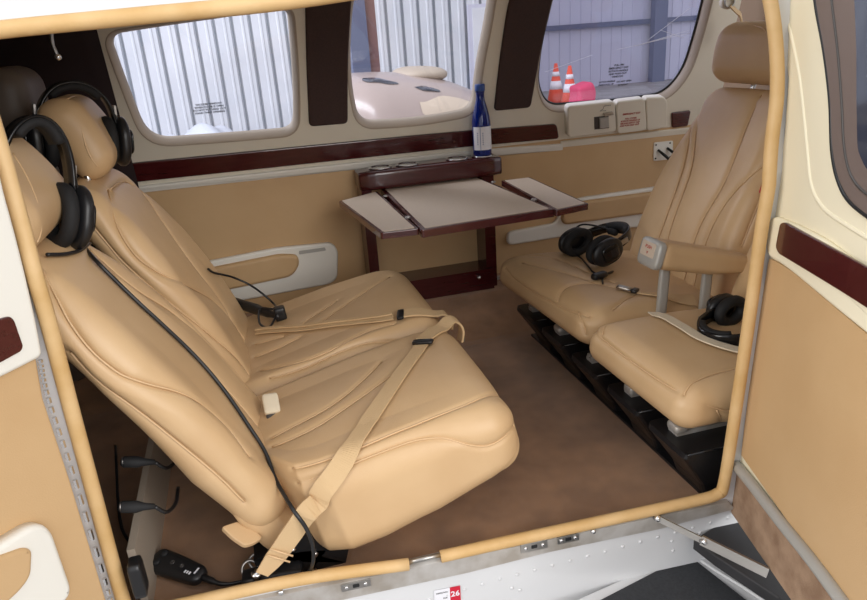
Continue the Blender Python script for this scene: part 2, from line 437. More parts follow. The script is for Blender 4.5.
# aluminium sill strip below the seal
sp = [(150, 622), (300, 591), (400, 571), (436, 563), (520, 546), (592, 530.5), (655, 517), (728, 502)]
sq = [(150, 640), (300, 609), (400, 587.5), (469, 572.5), (550, 552), (600, 541.5), (660, 529), (735, 509)]
g = G()
A = [atN(p, .006) for p in sp]; B = [atN(q, .006) for q in sq]
ring = []
for a, b in zip(A, B):
    ring.append(np.array([a+[0, .012, .006], a, b, b+[0, .006, 0]]))
g.loft(ring, True, True, False)
sill = g.build('trim_2', 'alu', kind='structure', label='worn bare aluminium sill strip under the cabin door seal', cat='door sill')
def sill_plate(name, p, wpx, hpx, label, hole_=True, catg='striker plate'):
    a = np.array(p, float); d = np.array([1, -.22]); d /= np.linalg.norm(d); n = np.array([.22, 1.]); n /= np.linalg.norm(n)
    O = atN(p, .0065); ex = atN(a+d*20, .0065)-O; ey = atN(a-n*8, .0065)-O; fr = Frame(O, ex, ey)
    s = np.linalg.norm(ex)/20; t = thing(name, O, label, catg)
    g = G(); g.plate(fr, [(-wpx/2*s, -hpx/2*s), (wpx/2*s, -hpx/2*s), (wpx/2*s, hpx/2*s), (-wpx/2*s, hpx/2*s)], 0, .0015, .0004); g.build('plate', 'steel', t)
    for k in (-1, 1):
        sg = G(); sg.lathe([(.0034, 0), (.0032, .0014), (.0018, .002), (0, .0021)], fr.at(k*wpx*.32*s, 0, .0015), fr.ez, 12); sg.build('screw', 'chrome', t)
    if hole_:
        hg = G(); hg.plate(fr, rnd([(-.0055, -.0035), (.0055, -.0035), (.0055, .0035), (-.0055, .0035)], .002), .0012, .0019); hg.build('slot', 'black', t)
sill_plate('striker_plate', (534, 546), 27, 10, 'small steel striker plate with a dark hole at the middle of the aluminium sill')
sill_plate('striker_plate', (568, 538.5), 22, 8, 'small engraved steel plate with two screws right of the dark-holed striker plate')
sill_plate('striker_plate', (356, 585), 30, 9, 'steel latch plate with a dark slot at the left part of the aluminium sill')
for p, lb in (((593, 531), 'round screw head standing on the aluminium sill right of the engraved plate'), ((281, 592), 'round screw head on the aluminium sill below the seat belt anchor')):
    g = G(); q = atN(p, .006); g.lathe([(.0045, 0), (.0045, .003), (.003, .0045), (0, .0048)], q, (0, -1, .3), 14); g.build('sill_screw', 'chrome', None, lb, 'screw')

# placard with the number 26 on the skin
O = atN((455, 593), .0012); frP = Frame(O, atN((475, 589), .0012)-O, (0, 0, 1))
s = np.linalg.norm(atN((475, 589), .0012)-O)/20.4
t = thing('placard', O, 'small white and red sticker reading 26 on the white fuselage below the sill', 'sticker')
g = G(); g.plate(frP, [(-21*s, -14*s), (-5*s, -14*s), (-5*s, 8*s), (-21*s, 8*s)], 0, .0004); g.build('white_panel', 'paper', t)
g = G(); g.plate(frP, [(-5*s, -14*s), (5.5*s, -14*s), (5.5*s, 8*s), (-5*s, 8*s)], 0, .0005); g.build('red_panel', 'label_red', t)
text_mesh('26', 9*s, frP, .2*s, -3.2*s, .0009, 'number', 'paper', t, label='white number 26', bold=.0003)
text_mesh('INSPECTION', 2.1*s, frP, -13*s, 3*s, .0008, 'lettering', 'ink', t)
text_mesh('DUE', 2.1*s, frP, -10*s, -4*s, .0008, 'lettering', 'ink', t)

# ------------------------------------------------------------------ floor
g = G(); prof = [(-.0, -.03), (.0, .0), (.84, .0), (.86, .004), (.93, .035), (1.04, .075), (1.17, .09), (1.25, .09), (1.25, -.05)]
ya = np.array(prof); rings = []
for x in np.linspace(-1.3, 2.0, 12):
    y = ya[:, 0].copy(); y[:2] = ynear(x, 0)+.01; rings.append(np.column_stack([np.full(len(ya), x), y, ya[:, 1]]))
g.loft(rings, True, True, False); g.build('floor', 'carpet', kind='structure', label='brown cabin carpet floor curving up to the far wall', cat='floor')

# ------------------------------------------------------------------ far cabin wall
YW = 1.16; ZH = .505
LW = Frame((0, YW, 0), (1, 0, 0), (0, 0, 1))                       # lower panel, faces the camera
UW = Frame((0, YW, ZH), (1, 0, 0), (0, -.28, 1))                   # upper panel leans in
w1 = [(112, 37), (289, 11), (297, 128), (150, 142.5)]
w1r = rnd(UW.pxs([(109.5, 38), (160, 30), (230, 20), (288, 11), (292.5, 60), (294.5, 105), (294, 131), (230, 136.5), (149, 142), (130, 95)]), [.03, .3, .3, .022, .1, .1, .07, .3, .06, .3], 7)
w2r = rnd(UW.pxs([(358, -14), (494, -22), (488, 20), (478, 70), (474, 111), (420, 121), (361, 124.5), (354, 90), (352, 40)]), [.06, .06, .1, .1, .045, .3, .045, .1, .1], 7)
w3r = rnd(UW.pxs([(562, -22), (716, -30), (700, 34), (688, 72), (668, 96), (620, 103), (551, 108), (541, 88), (544, 52)]), [.05, .04, .2, .1, .1, .3, .05, .06, .2], 7)
wins = [w1r, w2r, w3r]
g = G()
g.hole_plate(UW, [(-.34, 0.), (.3, 0), (1., 0), (1.56, 0), (1.54, .3), (1.53, .62), (1., .62), (.3, .62), (-.34, .62), (-.34, .3)], [inset(ccw(w), -.016) for w in wins], -.03, 0.)
g.build('wall_left', 'cream', kind='structure', label='cream upper cabin wall panel with three window openings', cat='wall')
g = G(); g.box(LW, (-.5, -.05, -.03), (2.0, ZH+.005, 0.))
g.build('wall_far', 'leather_wall', kind='structure', label='tan leather lower cabin wall panel under the windows', cat='wall')
gl = ['glass', 'glass', 'glass_tint']
lbs = ['rounded cabin window nearest the headsets, showing white corrugated siding', 'middle cabin window behind the bottle, with a parked aircraft outside', 'large emergency exit window with orange cones outside']
for i, w in enumerate(wins):
    t = thing('window_%d' % (i+1), UW.at(*np.mean(w, 0)), lbs[i], 'window', kind='structure'); w = ccw(w)
    g = G(); rings = [UW.pts(np.column_stack([o, np.full(len(o), d)])) for o, d in ((inset(w, -.018), -.002), (inset(w, -.0165), .0012), (inset(w, -.012), -.001), (inset(w, -.003), -.02), (inset(w, 0), -.032), (inset(w, -.018), -.034))]
    g.loft(rings, True, False, True); g.build('frame', 'taupe', t)
    g = G(); g.plate(UW, inset(w, -.010), -.036, -.034); g.build('pane', gl[i], t)
    if i == 2:
        g = G(); pr = np.column_stack([inset(w, .0), np.full(len(w), -.030)]); g.tube(UW.pts(pr), .004, 6, True); g.build('gasket', 'black', t)
        lines3 = ['IN FLIGHT', 'DO NOT OPEN', 'EMERGENCY EXIT', 'WINDOW RELEASE', 'KEEP CLEAR']
        c = UW.px((618, 73), -.033)
        for k, tx in enumerate(['PULL PIN', 'EMERGENCY EXIT', 'ROTATE HANDLE', 'AND PUSH OUT', 'WINDOW']):
            text_mesh(tx, .0085, UW, c[0], c[1]+.022-.009*k, -.0335, 'lettering', 'ink', t, bold=.0003)
        for p, tx in (((607, 82.5), 'LATCH HANDLE'), ((606, 85.5), 'INSIDE PULL UP'), ((624, 82), 'DO NOT OPEN'), ((623, 85.5), 'IN FLIGHT')):
            c = UW.px(p, -.033); text_mesh(tx, .0075, UW, c[0], c[1], -.0335, 'lettering', 'ink', t, bold=.0003)
        sg = G()
        for a, b in (((545, 72), (592, 55)), ((616, 50), (690, 33)), ((635, 46), (690, 30)), ((648, 40), (690, 8)), ((660, 30), (684, 38)), ((640, 45), (672, 36))):
            sg.tube([UW.at(*UW.px(a, -.034), -.0338), UW.at(*UW.px(b, -.034), -.0338)], .0006, 4)
        sg.build('scratches', 'scratch', t)
    if i == 0:
        c = UW.px((209.5, 108.5), -.033)
        for k, tx in enumerate(['VACUUM WINDOW', 'WHEN DOOR IS OPEN', 'DO NOT PUT HEAD OUT', 'HAND THRU OPENING']):
            text_mesh(tx, .0075, UW, c[0], c[1]+.010-.0078*k, -.0335, 'lettering', 'ink', t, bold=.0003)

# brown fabric pillar covers between the windows
for px_, nm, lb in (([(302, -30), (353, -30), (351, 0), (347.5, 60), (347.5, 123), (309, 126), (306, 60), (305, 0)], 0, 'dark brown fabric pillar cover between the first and middle windows'),
                    ([(522, -40), (562, -42), (551.5, 0), (540, 50), (530, 107), (493.5, 110.5), (499, 60), (508, 0)], 0, 'dark brown fabric pillar cover right of the bottle')):
    g = G(); o = rnd(UW.pxs(px_), [.01, .01, .1, .1, .014, .014, .1, .1], 5); g.plate(UW, o, 0., .008, .005, True)
    g.build('pillar_cover', 'brown_fabric', None, lb, 'pillar cover', kind=None)
# maroon trim strips
mo = rnd(UW.pxs([(40, 174), (127, 163), (300, 146), (456, 131), (556, 123.5), (558.5, 138), (456, 147), (300, 164), (130, 182), (40, 193)]), [.01, .2, .2, .2, .012, .012, .2, .2, .2, .01], 4)
g = G(); g.plate(UW, mo, 0., .007, .003); g.build('trim_3', 'maroon', kind='structure', label='long maroon lacquered trim strip under the windows', cat='trim')
mo = rnd(UW.pxs([(671, 112.5), (690, 110), (687, 125.5), (671.5, 127.5)]), .006, 4)
g = G(); g.plate(UW, mo, 0., .006, .003); g.build('trim_4', 'maroon', kind='structure', label='short maroon trim piece right of the exit window latch', cat='trim')
mo = UW.pxs([(30, 198), (130, 186.5), (300, 167.5), (456, 151), (562, 143), (562, 149.5), (456, 158), (300, 174.5), (130, 193), (30, 205)])
mo = rnd(mo, [.002, .2, .2, .2, .006, .006, .2, .2, .2, .002], 3)
g = G(); g.plate(UW, mo, -.001, .010, .004); g.build('trim_5', 'white', kind='structure', label='white molding line along the top of the tan wall panel', cat='trim')
g = G(); mo = rnd(UW.pxs([(560, 141), (670, 129), (706, 125), (706, 131), (670, 135), (560, 147)]), .004, 3); g.plate(UW, mo, -.001, .008, .003); g.build('trim_6', 'cream', kind='structure', label='cream molding below the exit window latch', cat='trim')
# white wall rail behind the far cushion
g = G(); a = atY((225, 336), 1.13); b = atY((325, 298), 1.13)
g.tube([a+[-.2, 0, 0], a, (a+b)/2, b, b+[.1, 0, .0]], .007, 8); g.build('trim_7', 'white', kind='structure', label='white rail low on the far wall behind the far left cushion', cat='trim')
g = G(); fr = Frame(atY((503, 276), 1.1), (1, 0, 0), (0, 0, 1)); g.box(fr, (-.05, -.006, 0), (.6, .004, .01)); g.build('baseboard_left', 'post', kind='structure', label='grey metal kick strip low on the far wall under the right seat', cat='baseboard')

# armrest pockets in the far wall
def pocket(name, outer_px, inset_px, label, slot=None, rr=.03, rlist=None):
    t = thing(name, LW.at(*LW.px(outer_px[0])), label, 'armrest')
    o = rnd(LW.pxs(outer_px), rlist or rr, 5); i = rnd(LW.pxs(inset_px), [.03]*len(inset_px), 6)
    g = G(); g.plate(LW, o, -.002, .014, .007, True); g.build('surround', 'white', t)
    g = G(); g.plate(LW, i, .0, .030, .010, True); g.build('arm_pad', 'leather_wall', t, 'tan leather padded arm')
    if slot:
        g = G(); g.plate(LW, rnd(LW.pxs(slot, .016), .003, 3), .012, .0165); g.build('slot', 'post', t)
pocket('wall_armrest', [(150, 275), (200, 262), (275, 247), (331, 241.5), (337.5, 249), (337, 277), (330, 283), (234, 301), (150, 318)],
       [(150, 284), (205, 267), (280, 252), (297, 253), (299, 262), (292, 274), (225, 288), (150, 304)], 'white framed armrest recess with tan pad behind the far left seat', [(299, 251), (325, 247.5), (326, 250.5), (299, 254.5)])
pocket('wall_armrest', [(506, 231.5), (556, 222), (560, 205), (577, 197.5), (670, 184), (672, 224), (606, 229), (506, 245)],
       [(558, 212), (579, 200), (672, 187.5), (672, 208), (560, 223.5)], 'white framed armrest recess with a tan pad in the far wall above the right seat')

# exit window latch boxes
t = thing('exit_latch', UW.at(*UW.px((615, 118))), 'cream emergency exit latch housing with red lettering under the large window', 'latch')
for nm, px_ in (('latch_cover', [(567, 106), (614.5, 101), (616, 131.5), (568, 138)]), ('placard_cover', [(616, 101.5), (644.5, 98), (646.5, 130), (617, 134)]), ('end_cover', [(645, 97.5), (664, 96.5), (667, 101), (667, 127), (646.5, 131)])):
    f2 = move(UW, 0, 0, .02); o = rnd([f2.px(p) for p in px_], .014, 5); g = G(); g.plate(UW, o, -.002, .024, .005, True); g.build(nm, 'cream', t)
f2 = move(UW, 0, 0, .024)
g = G(); g.plate(f2, f2.pxs([(594, 117), (608.5, 115.5), (609, 128), (594.5, 129.5)]), 0, .001, .0005); r_ = g.build('handle_recess', 'charcoal', t)
g = G(); g.plate(f2, f2.pxs([(599, 117.5), (608, 116.5), (608.3, 127), (599.3, 128)]), .0005, .006, .002); g.build('handle', 'post', r_)
g = G(); g.plate(f2, rnd(f2.pxs([(603, 112.8), (612, 111.3), (613, 114), (604, 116)]), .002), 0, .008, .002); g.build('lever', 'taupe', t)
g = G(); g.tube([f2.at(*f2.px(p), .0004) for p in ((611, 105), (604, 106), (603, 109), (600, 111), (606, 110.5))], .0007, 4); g.build('arrow_mark', 'ink', t)
fe = Frame(f2.O, np.array([1, 0, -.0]), f2.ey)
for k, tx in enumerate(['EMERGENCY EXIT', '', 'PULL COVER', 'ROTATE HANDLE UP', 'RELEASE SAFETY CLIP', 'AND PUSH EXIT OUT']):
    if tx: c = f2.px((631.5, 114.3)); text_mesh(tx, .0072 if k else .0078, fe, c[0], c[1]-.0077*k, .0006, 'lettering', 'red_ink', t, bold=.0002)
# coat hook / headset jack plate
LQ = move(LW, 0, 0, .004)
t = thing('jack_plate', LQ.at(*LQ.px((663, 151))), 'small white wall plate with two black levers beside the right seat backrest', 'wall plate')
g = G(); g.plate(LW, rnd(LW.pxs([(653.5, 142.5), (672.5, 140.5), (672, 159), (653, 161)]), .005, 4), 0, .004, .0015); g.build('plate', 'white', t)
for p in ((656, 145), (670, 143), (655.5, 158.5), (670, 157)):
    g = G(); g.lathe([(.003, 0), (.003, .0012), (0, .0014)], LQ.at(*LQ.px(p)), LQ.ez, 10); g.build('screw', 'black', t)
for p, q in (((658, 150), (666, 160)), ((667, 148), (675, 157))):
    g = G(); a = LQ.at(*LQ.px(p)); b = LQ.at(*LQ.px(q), .03); g.tube([a, (a+b)/2+np.array([0, -.004, 0]), b], [.004, .005, .0045], 10); g.build('lever', 'black', t)

# ------------------------------------------------------------------ roof, bulkheads
g = G(); rings = []
sec = [(1.20, .60), (1.06, .98), (1.00, 1.08), (.85, 1.16), (.58, 1.19), (.3, 1.15), (.16, 1.08), (.115, 1.02)]
arr = spl(np.array(sec), 5)
for x in np.linspace(-1.3, 1.62, 10):
    inn = np.column_stack([np.full(len(arr), x), arr[:, 0], arr[:, 1]])
    oc = np.array([.6, .7]); od = arr+(arr-oc)/np.linalg.norm(arr-oc, axis=1)[:, None]*.03
    rings.append(np.concatenate([inn, np.column_stack([np.full(len(arr), x), od[:, 0], od[:, 1]])[::-1]]))
# start the shell above the window panel so the windows stay open
rings = [np.array([q for q in r]) for r in rings]
for r in rings:
    k = len(arr); lo = 0
    for i in range(k):
        if r[i][1] > 1.03 and r[i][2] < 1.06: r[i][2] = 1.06; r[i][1] = 1.005; r[2*k-1-i][2] = 1.07; r[2*k-1-i][1] = 1.03
g.loft(rings, True, True, True); g.build('ceiling', 'cream', kind='structure', label='cream cabin roof shell over the seats', cat='ceiling')
g = G(); fr = Frame((-1.28, .55, .5), (0, 1, 0), (0, 0, 1)); g.box(fr, (-.75, -.6, -.02), (.75, .75, .02)); g.build('wall_rear', 'brown_fabric', kind='structure', label='dark rear cabin bulkhead', cat='wall')
g = G(); P0 = np.array([-.285, 1.13, .35]); P1 = np.array([-1.2, .9, .35]); n_ = nrm(np.cross(P1-P0, [0, 0, 1])); rings = []
for z in np.linspace(.0, 1.12, 8):
    rr = []
    for k in range(24):
        q = P0+(P1-P0)*k/23+n_*.008*math.sin(k*1.1+z*2); q[2] = z+.05; q[1] -= max(0, z-.45)*.28*(1-k/23); rr.append(q)
    rr2 = [q-n_*.006 for q in rr[::-1]]; rings.append(np.array(rr+rr2))
g.loft(rings, True, True, True); g.build('cargo_curtain', 'curtain', None, 'dark brown woven cargo curtain hanging behind the left seats', 'curtain')
g = G(); g.box(Frame((-.26, .06, 0), (1, 0, 0), (0, 1, 0)), (-.012, .02, .0), (.0, .5, .13)); g.build('trim_8', 'taupe', kind='structure', label='low grey side panel on the floor beside the left door post', cat='trim')

# ------------------------------------------------------------------ left door (opens forward of the left edge)
LD = Frame((-.297, .02, 0), (.64, .768, 0), (0, 0, 1))
t = thing('door_1', LD.at(-.3, -.1), 'left cabin door standing open, tan panel with white armrest pull', 'door', kind='structure')
def LDp(ps): return LD.pxs(ps)
hx = LD.px((37, 357))[0]
hinge_px = [(-8, 160), (5, 230), (36, 357), (43, 398), (70, 480), (103, 590), (118, 640)]
g = G(); g.plate(LD, rnd(LD.pxs(hinge_px+[(-200, 700), (-260, 300), (-230, 100)]), .004, 2), -.03, 0., .002); g.build('panel', 'leather_wall', t, 'tan leather lower panel')
g = G(); g.plate(LD, rnd(LD.pxs([(-40, 60), (-13, 130), (-6, 178), (14, 250), (30.5, 322), (36.5, 355), (0, 373.5), (-120, 430), (-160, 140)]), [.03, .05, .1, .1, .1, .008, .1, .01, .02], 4), -.001, .014, .006, True); wt = g.build('upper_trim', 'white', t, 'white upper trim panel')
f2 = move(LD, 0, 0, .014)
g = G(); g.plate(f2, rnd(f2.pxs([(-60, 345), (0, 318), (9, 316), (13, 320), (22, 346), (20, 351), (0, 362), (-60, 390)]), .006, 4), -.001, .003, .0015); g.build('inlay', 'maroon', wt, 'maroon lacquered inlay')
g = G(); g.plate(LD, rnd(LD.pxs([(-80, 590), (-20, 548), (22, 523), (34, 521), (43, 529), (62, 583), (61, 592), (50, 605), (-80, 680)]), [.01, .03, .02, .02, .02, .02, .02, .02, .01], 5), 0, .02, .007, True); ap = g.build('armrest_surround', 'white', t, 'white armrest pull surround')
f2 = move(LD, 0, 0, .02)
g = G(); g.plate(f2, rnd(f2.pxs([(-80, 600), (-20, 562), (22, 547), (30, 549), (29, 575), (18, 590), (-60, 660)]), .012, 5), -.004, .006, .005, True); g.build('arm_pad', 'leather_wall', ap, 'tan leather padded insert')
# piano hinge segments
hp = spl(np.array([(35, 360), (43, 398), (70, 480), (103, 590), (110, 613)]), 7)
g = G(); 
for a, b in zip(hp[:-1], hp[1:]):
    A_ = LD.at(*LD.px(a), .003)+np.array([0.004, 0, 0]); B_ = LD.at(*LD.px(a+(b-a)*.55), .003)+np.array([.004, 0, 0]); g.tube([A_, B_], .0032, 6, smooth=False)
g.build('hinge', 'chrome', t, 'bare metal piano hinge')

# ------------------------------------------------------------------ right door
RD = Frame((.752, -.045, 0), (-.275, -.961, 0), (.05, .045, 1))
t = thing('door_2', RD.at(.1, .0), 'right cabin door standing open, cream upper panel with a dark window', 'door', kind='structure')
edge = [(729, 498), (734, 484), (739, 455), (747, 395), (754, 330), (764, 265), (775, 200), (783.5, 130), (787, 80), (783, 40), (774, 0), (760, -30)]
g = G(); g.plate(RD, rnd(RD.pxs(edge+[(900, -120), (960, 300), (960, 760), (830, 640)]), [.004]*16, 2), -.03, -.002, .001); g.build('shell', 'cream_door', t)
# tan lower panel
g = G(); g.plate(RD, rnd(RD.pxs([(742, 455), (755, 345), (770, 258), (790, 268), (867, 333), (960, 410), (960, 770), (846, 603)]), [.004, .2, .006, .1, .1, .01, .01, .2], 3), -.003, .002, .001); g.build('panel', 'leather_wall', t, 'tan leather lower panel')
# rail and carpet strip
g = G(); a = [(737, 462), (757, 486), (786, 523), (817, 561), (855, 612), (905, 680)]
rl = np.array([RD.at(*RD.px(p), .006) for p in a])
g.tube(spl(rl, 4), .0095, 10); rail = g.build('rail', 'post', t, 'grey metal edge rail')
g = G(); g.plate(RD, RD.pxs([(738, 466), (757, 490), (786, 527), (817, 566), (853, 615), (905, 690), (860, 700), (797, 607), (731, 511)]), -.003, .002, .001); g.build('carpet_strip', 'carpet_door', t, 'light brown carpet kick strip')
# cream upper moulding with maroon inlay
g = G(); g.plate(RD, rnd(RD.pxs([(772, 222), (778, 216), (800, 225), (830, 240), (867, 270), (960, 340), (960, 400), (867, 330), (792, 268), (771, 255)]), [.012, .012, .2, .2, .2, .01, .01, .2, .2, .014], 4), -.003, .008, .005, True); mt_ = g.build('moulding', 'cream_door', t)
f2 = move(RD, 0, 0, .008)
g = G(); g.plate(f2, rnd(f2.pxs([(781.5, 223.5), (786, 222), (867, 266), (960, 318), (960, 370), (867, 306), (780, 253.5), (777, 247)]), [.006, .006, .2, .01, .01, .2, .008, .006], 4), -.001, .003, .0015); g.build('inlay', 'maroon', mt_, 'maroon lacquered inlay')
# raised groove line on the cream panel
gp = [(775, -5), (786, 20), (797, 70), (802, 110), (806, 150), (810, 185), (822, 208), (845, 225), (880, 246), (930, 275)]
g = G(); g.tube(spl(np.array([RD.at(*RD.px(p), -.003) for p in gp]), 5), .0035, 8); g.build('bead', 'cream_door', t)
# window surround and pane
so = [(812, -60), (817, 0), (826, 50), (832, 100), (834, 150), (840, 180), (852, 202), (880, 224), (960, 262), (960, -120)]
g = G(); o = rnd(RD.pxs(so), [.01, .1, .1, .1, .1, .1, .06, .1, .01, .01], 4); g.plate(RD, o, -.003, .004, .003, True); sr = g.build('window_surround', 'taupe_dark', t, 'dark taupe window surround')
g = G(); g.tube(spl(np.array([RD.at(*RD.px(p), .002) for p in so[:-2]]), 5), .0032, 8); g.build('gasket', 'black', sr)
gi = [(829, -60), (835, 0), (841, 50), (845, 100), (848, 150), (857, 180), (880, 200), (930, 222)]
g = G(); g.tube(spl(np.array([RD.at(*RD.px(p), .004) for p in gi]), 5), .0022, 6); g.build('groove_line', 'charcoal', sr)
f2 = move(RD, 0, 0, .005)
pp_ = [(851, -60), (856, 0), (858, 50), (858, 100), (859, 150), (868, 170), (930, 200), (960, 200), (960, -120)]
g = G(); g.plate(f2, rnd(f2.pxs(pp_), .01, 3), 0, .002); g.build('pane', 'screen_glass', t, 'dark reflective window pane')

# door stay
A0 = atN((657, 518), .012); B0 = RD.at(*RD.px((768, 573), .006), .006); Mid = A0+(B0-A0)*.42+np.array([0, 0, -.0])
t = thing('door_stay', A0, 'flat metal hinged door stay reaching from the sill to the right door', 'door stay')
g = G(); g.strip([A0, Mid+(B0-A0)*.05], (0, .3, 1), .011, .003); g.build('arm', 'steel', t)
g = G(); g.strip([Mid, B0], (0, .3, 1), .017, .005); g.build('arm', 'steel', t)
for q in (A0, Mid+(B0-A0)*.02):
    g = G(); g.lathe([(.006, -.004), (.006, .005), (.004, .007), (0, .0075)], q, (0, -.9, .4), 14); g.build('pivot', 'chrome', t)

# ------------------------------------------------------------------ wing root outside
ZW = -.105; WZ = Frame((0, 0, ZW), (1, 0, 0), (0, 1, 0))
g = G(); wo = WZ.pxs([(690.5, 549), (575, 600.5), (500, 640), (600, 800), (900, 700)]); g.plate(WZ, wo, -.03, 0., .002); g.build('wing_root', 'paint', None, 'white aircraft wing surface below the cabin door', 'wing')
g = G(); g.plate(WZ, rnd(WZ.pxs([(688, 555.5), (610, 596), (560, 622), (640, 720), (770, 620)]), [.006, .1, .01, .01, .01], 3), .0, .003, .001); g.build('wing_walk', 'walk', None, 'black gritty walkway patch edged in white on the wing', 'walkway')
WF = Frame((0, 0, -.030), (1, 0, 0), (0, 1, 0)); g = G(); g.plate(WF, WF.pxs([(694, 539), (716, 525), (738, 514.5), (800, 500), (1000, 720), (930, 760), (778, 597), (716, 556)]), -.022, .0, .003); g.build('wing_flap', 'dark', None, 'dark flap panel under the open right door', 'flap')
g = G(); q = [atZ(p, ZW+.004) for p in ((693, 551), (716, 566), (745, 583.5), (775, 603), (830, 640))]
g.strip(q, (.6, -.5, 0), .022, .006); g.build('wing_edge_strip', 'paint', None, 'white metal edge strip between the black walkway and the dark flap', 'edge strip')

# ------------------------------------------------------------------ outside: hangar and apron
g = G(); g.box(WORLD, (-40, -30, -1.03), (60, 40, -1.)); g.build('ground', 'concrete', kind='structure', label='grey concrete apron around the aircraft', cat='ground')
YC = 14.
g = G(); xs = []; x = -8.; prof = []
while x < 6.5:
    prof += [(x, 0), (x+.02, .03), (x+.055, .03), (x+.075, 0), (x+.21, 0), (x+.225, -.015), (x+.255, -.015), (x+.27, 0), (x+.32, 0)]; x += .34
prof = np.array(prof)
rings = [np.column_stack([prof[:, 0], YC+prof[:, 1]*1., np.full(len(prof), z)]) for z in (-1., .0, 1.2, 3.1)]
V = np.concatenate(rings); k = len(prof); F = [(i*k+j, i*k+j+1, (i+1)*k+j+1, (i+1)*k+j) for i in range(3) for j in range(k-1)]
g.add(V, F, False); g.box(WORLD, (-8, YC+.02, -1), (6.6, YC+.12, 3.1)); hw_ = g.build('wall_hangar', 'siding', kind='structure', label='white corrugated hangar siding outside the windows', cat='wall')
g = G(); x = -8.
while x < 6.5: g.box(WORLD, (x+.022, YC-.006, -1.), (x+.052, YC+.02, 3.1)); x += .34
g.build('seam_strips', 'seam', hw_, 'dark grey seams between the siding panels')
g = G(); g.box(WORLD, (-8, YC-.1, 3.1), (6.6, YC+.2, 7.)); g.build('wall_upper', 'siding_grey', kind='structure', label='plain grey wall above the corrugated siding', cat='wall')
def boxout(name, p0, p1, y0, y1, m, label, cat, kind=None):
    a = atY(p0, y0); b = atY(p1, y0); g = G(); g.box(WORLD, (min(a[0], b[0]), y0, min(a[2], b[2])), (max(a[0], b[0]), y1, max(a[2], b[2]))); return g.build(name, m, None, label, cat, None, kind)
YD = 8.6
g = G(); a = atY((340, -60), YD); b = atY((371, 85), YD); g.box(WORLD, (a[0], YD, -1.), (b[0]+.02, YD+.5, a[2]+1)); g.build('hangar_column', 'steel_blue', None, 'dark blue grey column outside the middle window', 'column')
g = G(); c_ = atY((377, 40), YD); g.box(WORLD, (b[0]+.02, YD+.05, -1.), (c_[0]+.02, YD+.45, a[2]+1)); g.build('column_edge', 'brick', None, 'narrow reddish brown post beside the dark column outside', 'post')
a = atY((470, 20), YC-.06); b = atY((485, 90), YC-.06)
t = thing('door_3', (a[0], YC-.06, -1), 'grey door in the corrugated siding beyond the middle window', 'door', kind='structure')
g = G(); g.box(WORLD, (a[0]-.06, YC-.14, -1.), (b[0]+.4, YC-.05, 1.35)); g.build('door_frame', 'siding_grey', t)
g = G(); g.box(WORLD, (a[0]+.02, YC-.17, -.97), (b[0]+.32, YC-.13, 1.28)); g.build('leaf', 'siding', t)
# right hangar wall
YR = 19.
g = G(); g.box(WORLD, (6.0, YR, -1.), (30, YR+.2, 9.)); 
for k in range(70): x = 6.1+k*.34; g.box(WORLD, (x, YR-.02, -1.), (x+.05, YR, 9.))
g.build('wall_back', 'siding_grey', kind='structure', label='grey hangar wall outside the exit window', cat='wall')
a = atY((560, 27), YR-.1); g = G(); g.box(WORLD, (6.0, YR-.14, a[2]-.09), (22, YR-.03, a[2]+.05)); g.build('hangar_girt', 'steel_blue', None, 'horizontal dark beam across the grey hangar wall outside', 'beam')
a = atY((655, 60), YR-.3); g = G(); g.box(WORLD, (a[0]-.12, YR-.4, -1.), (a[0]+.3, YR-.15, 8.)); g.build('hangar_post', 'steel_blue', None, 'blue grey vertical steel post outside the exit window', 'post')
def cone(px_, top_px, y, label):
    b = atY(px_, y); tp = atY(top_px, y); x = b[0]; h = tp[2]+1.; r0 = .16*h/.7
    t = thing('traffic_cone', (x, y, -1.), label, 'traffic cone', 'traffic cones outside the exit window')
    g = G(); g.rbox(Frame((x, y, -.98), (1, 0, 0), (0, 1, 0)), (.42, .42, .04), .015, 4); g.build('base', 'cone', t)
    rr = lambda f_: r0*(1-f_)+.03*f_
    def seg(f0, f1, d, nm, m): g = G(); g.lathe([(rr(f0)+d, -.98+h*f0), (rr(f1)+d, -.98+h*f1)], (x, y, 0)); g.build(nm, m, t)
    seg(.0, .98, 0, 'body', 'cone'); seg(.42, .60, .004, 'reflective_band', 'cone_white'); seg(.70, .80, .004, 'reflective_band', 'cone_white')
cone((556, 105), (559, 63), 14.5, 'orange traffic cone with white bands, the left one of the pair outside the exit window')
cone((569.5, 107), (571, 65.5), 13.6, 'orange traffic cone with white bands right beside the pinkish cover')
a = atY((584, 108), 12.6); g = G()
g.rbox(Frame((a[0]+.0, 12.7, -.66), (1, 0, 0), (0, 1, 0)), (.50, .5, .66), (.1, .1, .1), 10, fn=lambda V: np.column_stack([V[:, 0]*(1-.35*(V[:, 2]+.38))+.02*np.sin(V[:, 2]*14), V[:, 1], V[:, 2]+.03*np.sin(V[:, 0]*9)]))
g.build('draped_cover', 'tarp_pink', None, 'pinkish red draped cover standing beside the traffic cones', 'cover')
# white tarp heap
def heap(px_, y, w, h, label):
    a = atY(px_, y); g = G()
    def fn(V):
        r = np.random.RandomState(3); z = V[:, 2]+h/2; b = np.exp(-(V[:, 0]/(w*.42))**4-(V[:, 1]/.8)**2)*(1-.25*V[:, 0]/w)
        return np.column_stack([V[:, 0], V[:, 1], -1-a[2]+z*b*(1+.2*np.sin(V[:, 0]*4)+.12*np.sin(V[:, 0]*11+V[:, 1]*7))+.01])
    g.rbox(Frame(a, (1, 0, 0), (0, 1, 0)), (w*1.6, 1.6, h), .05, 8, fn=fn, seg=(60, 20, 8)); g.build('white_tarp', 'tarp_white', None, label, 'tarp')
heap((194, 140), 12.6, 2.3, .50, 'crumpled white tarp heaped below the corrugated siding')
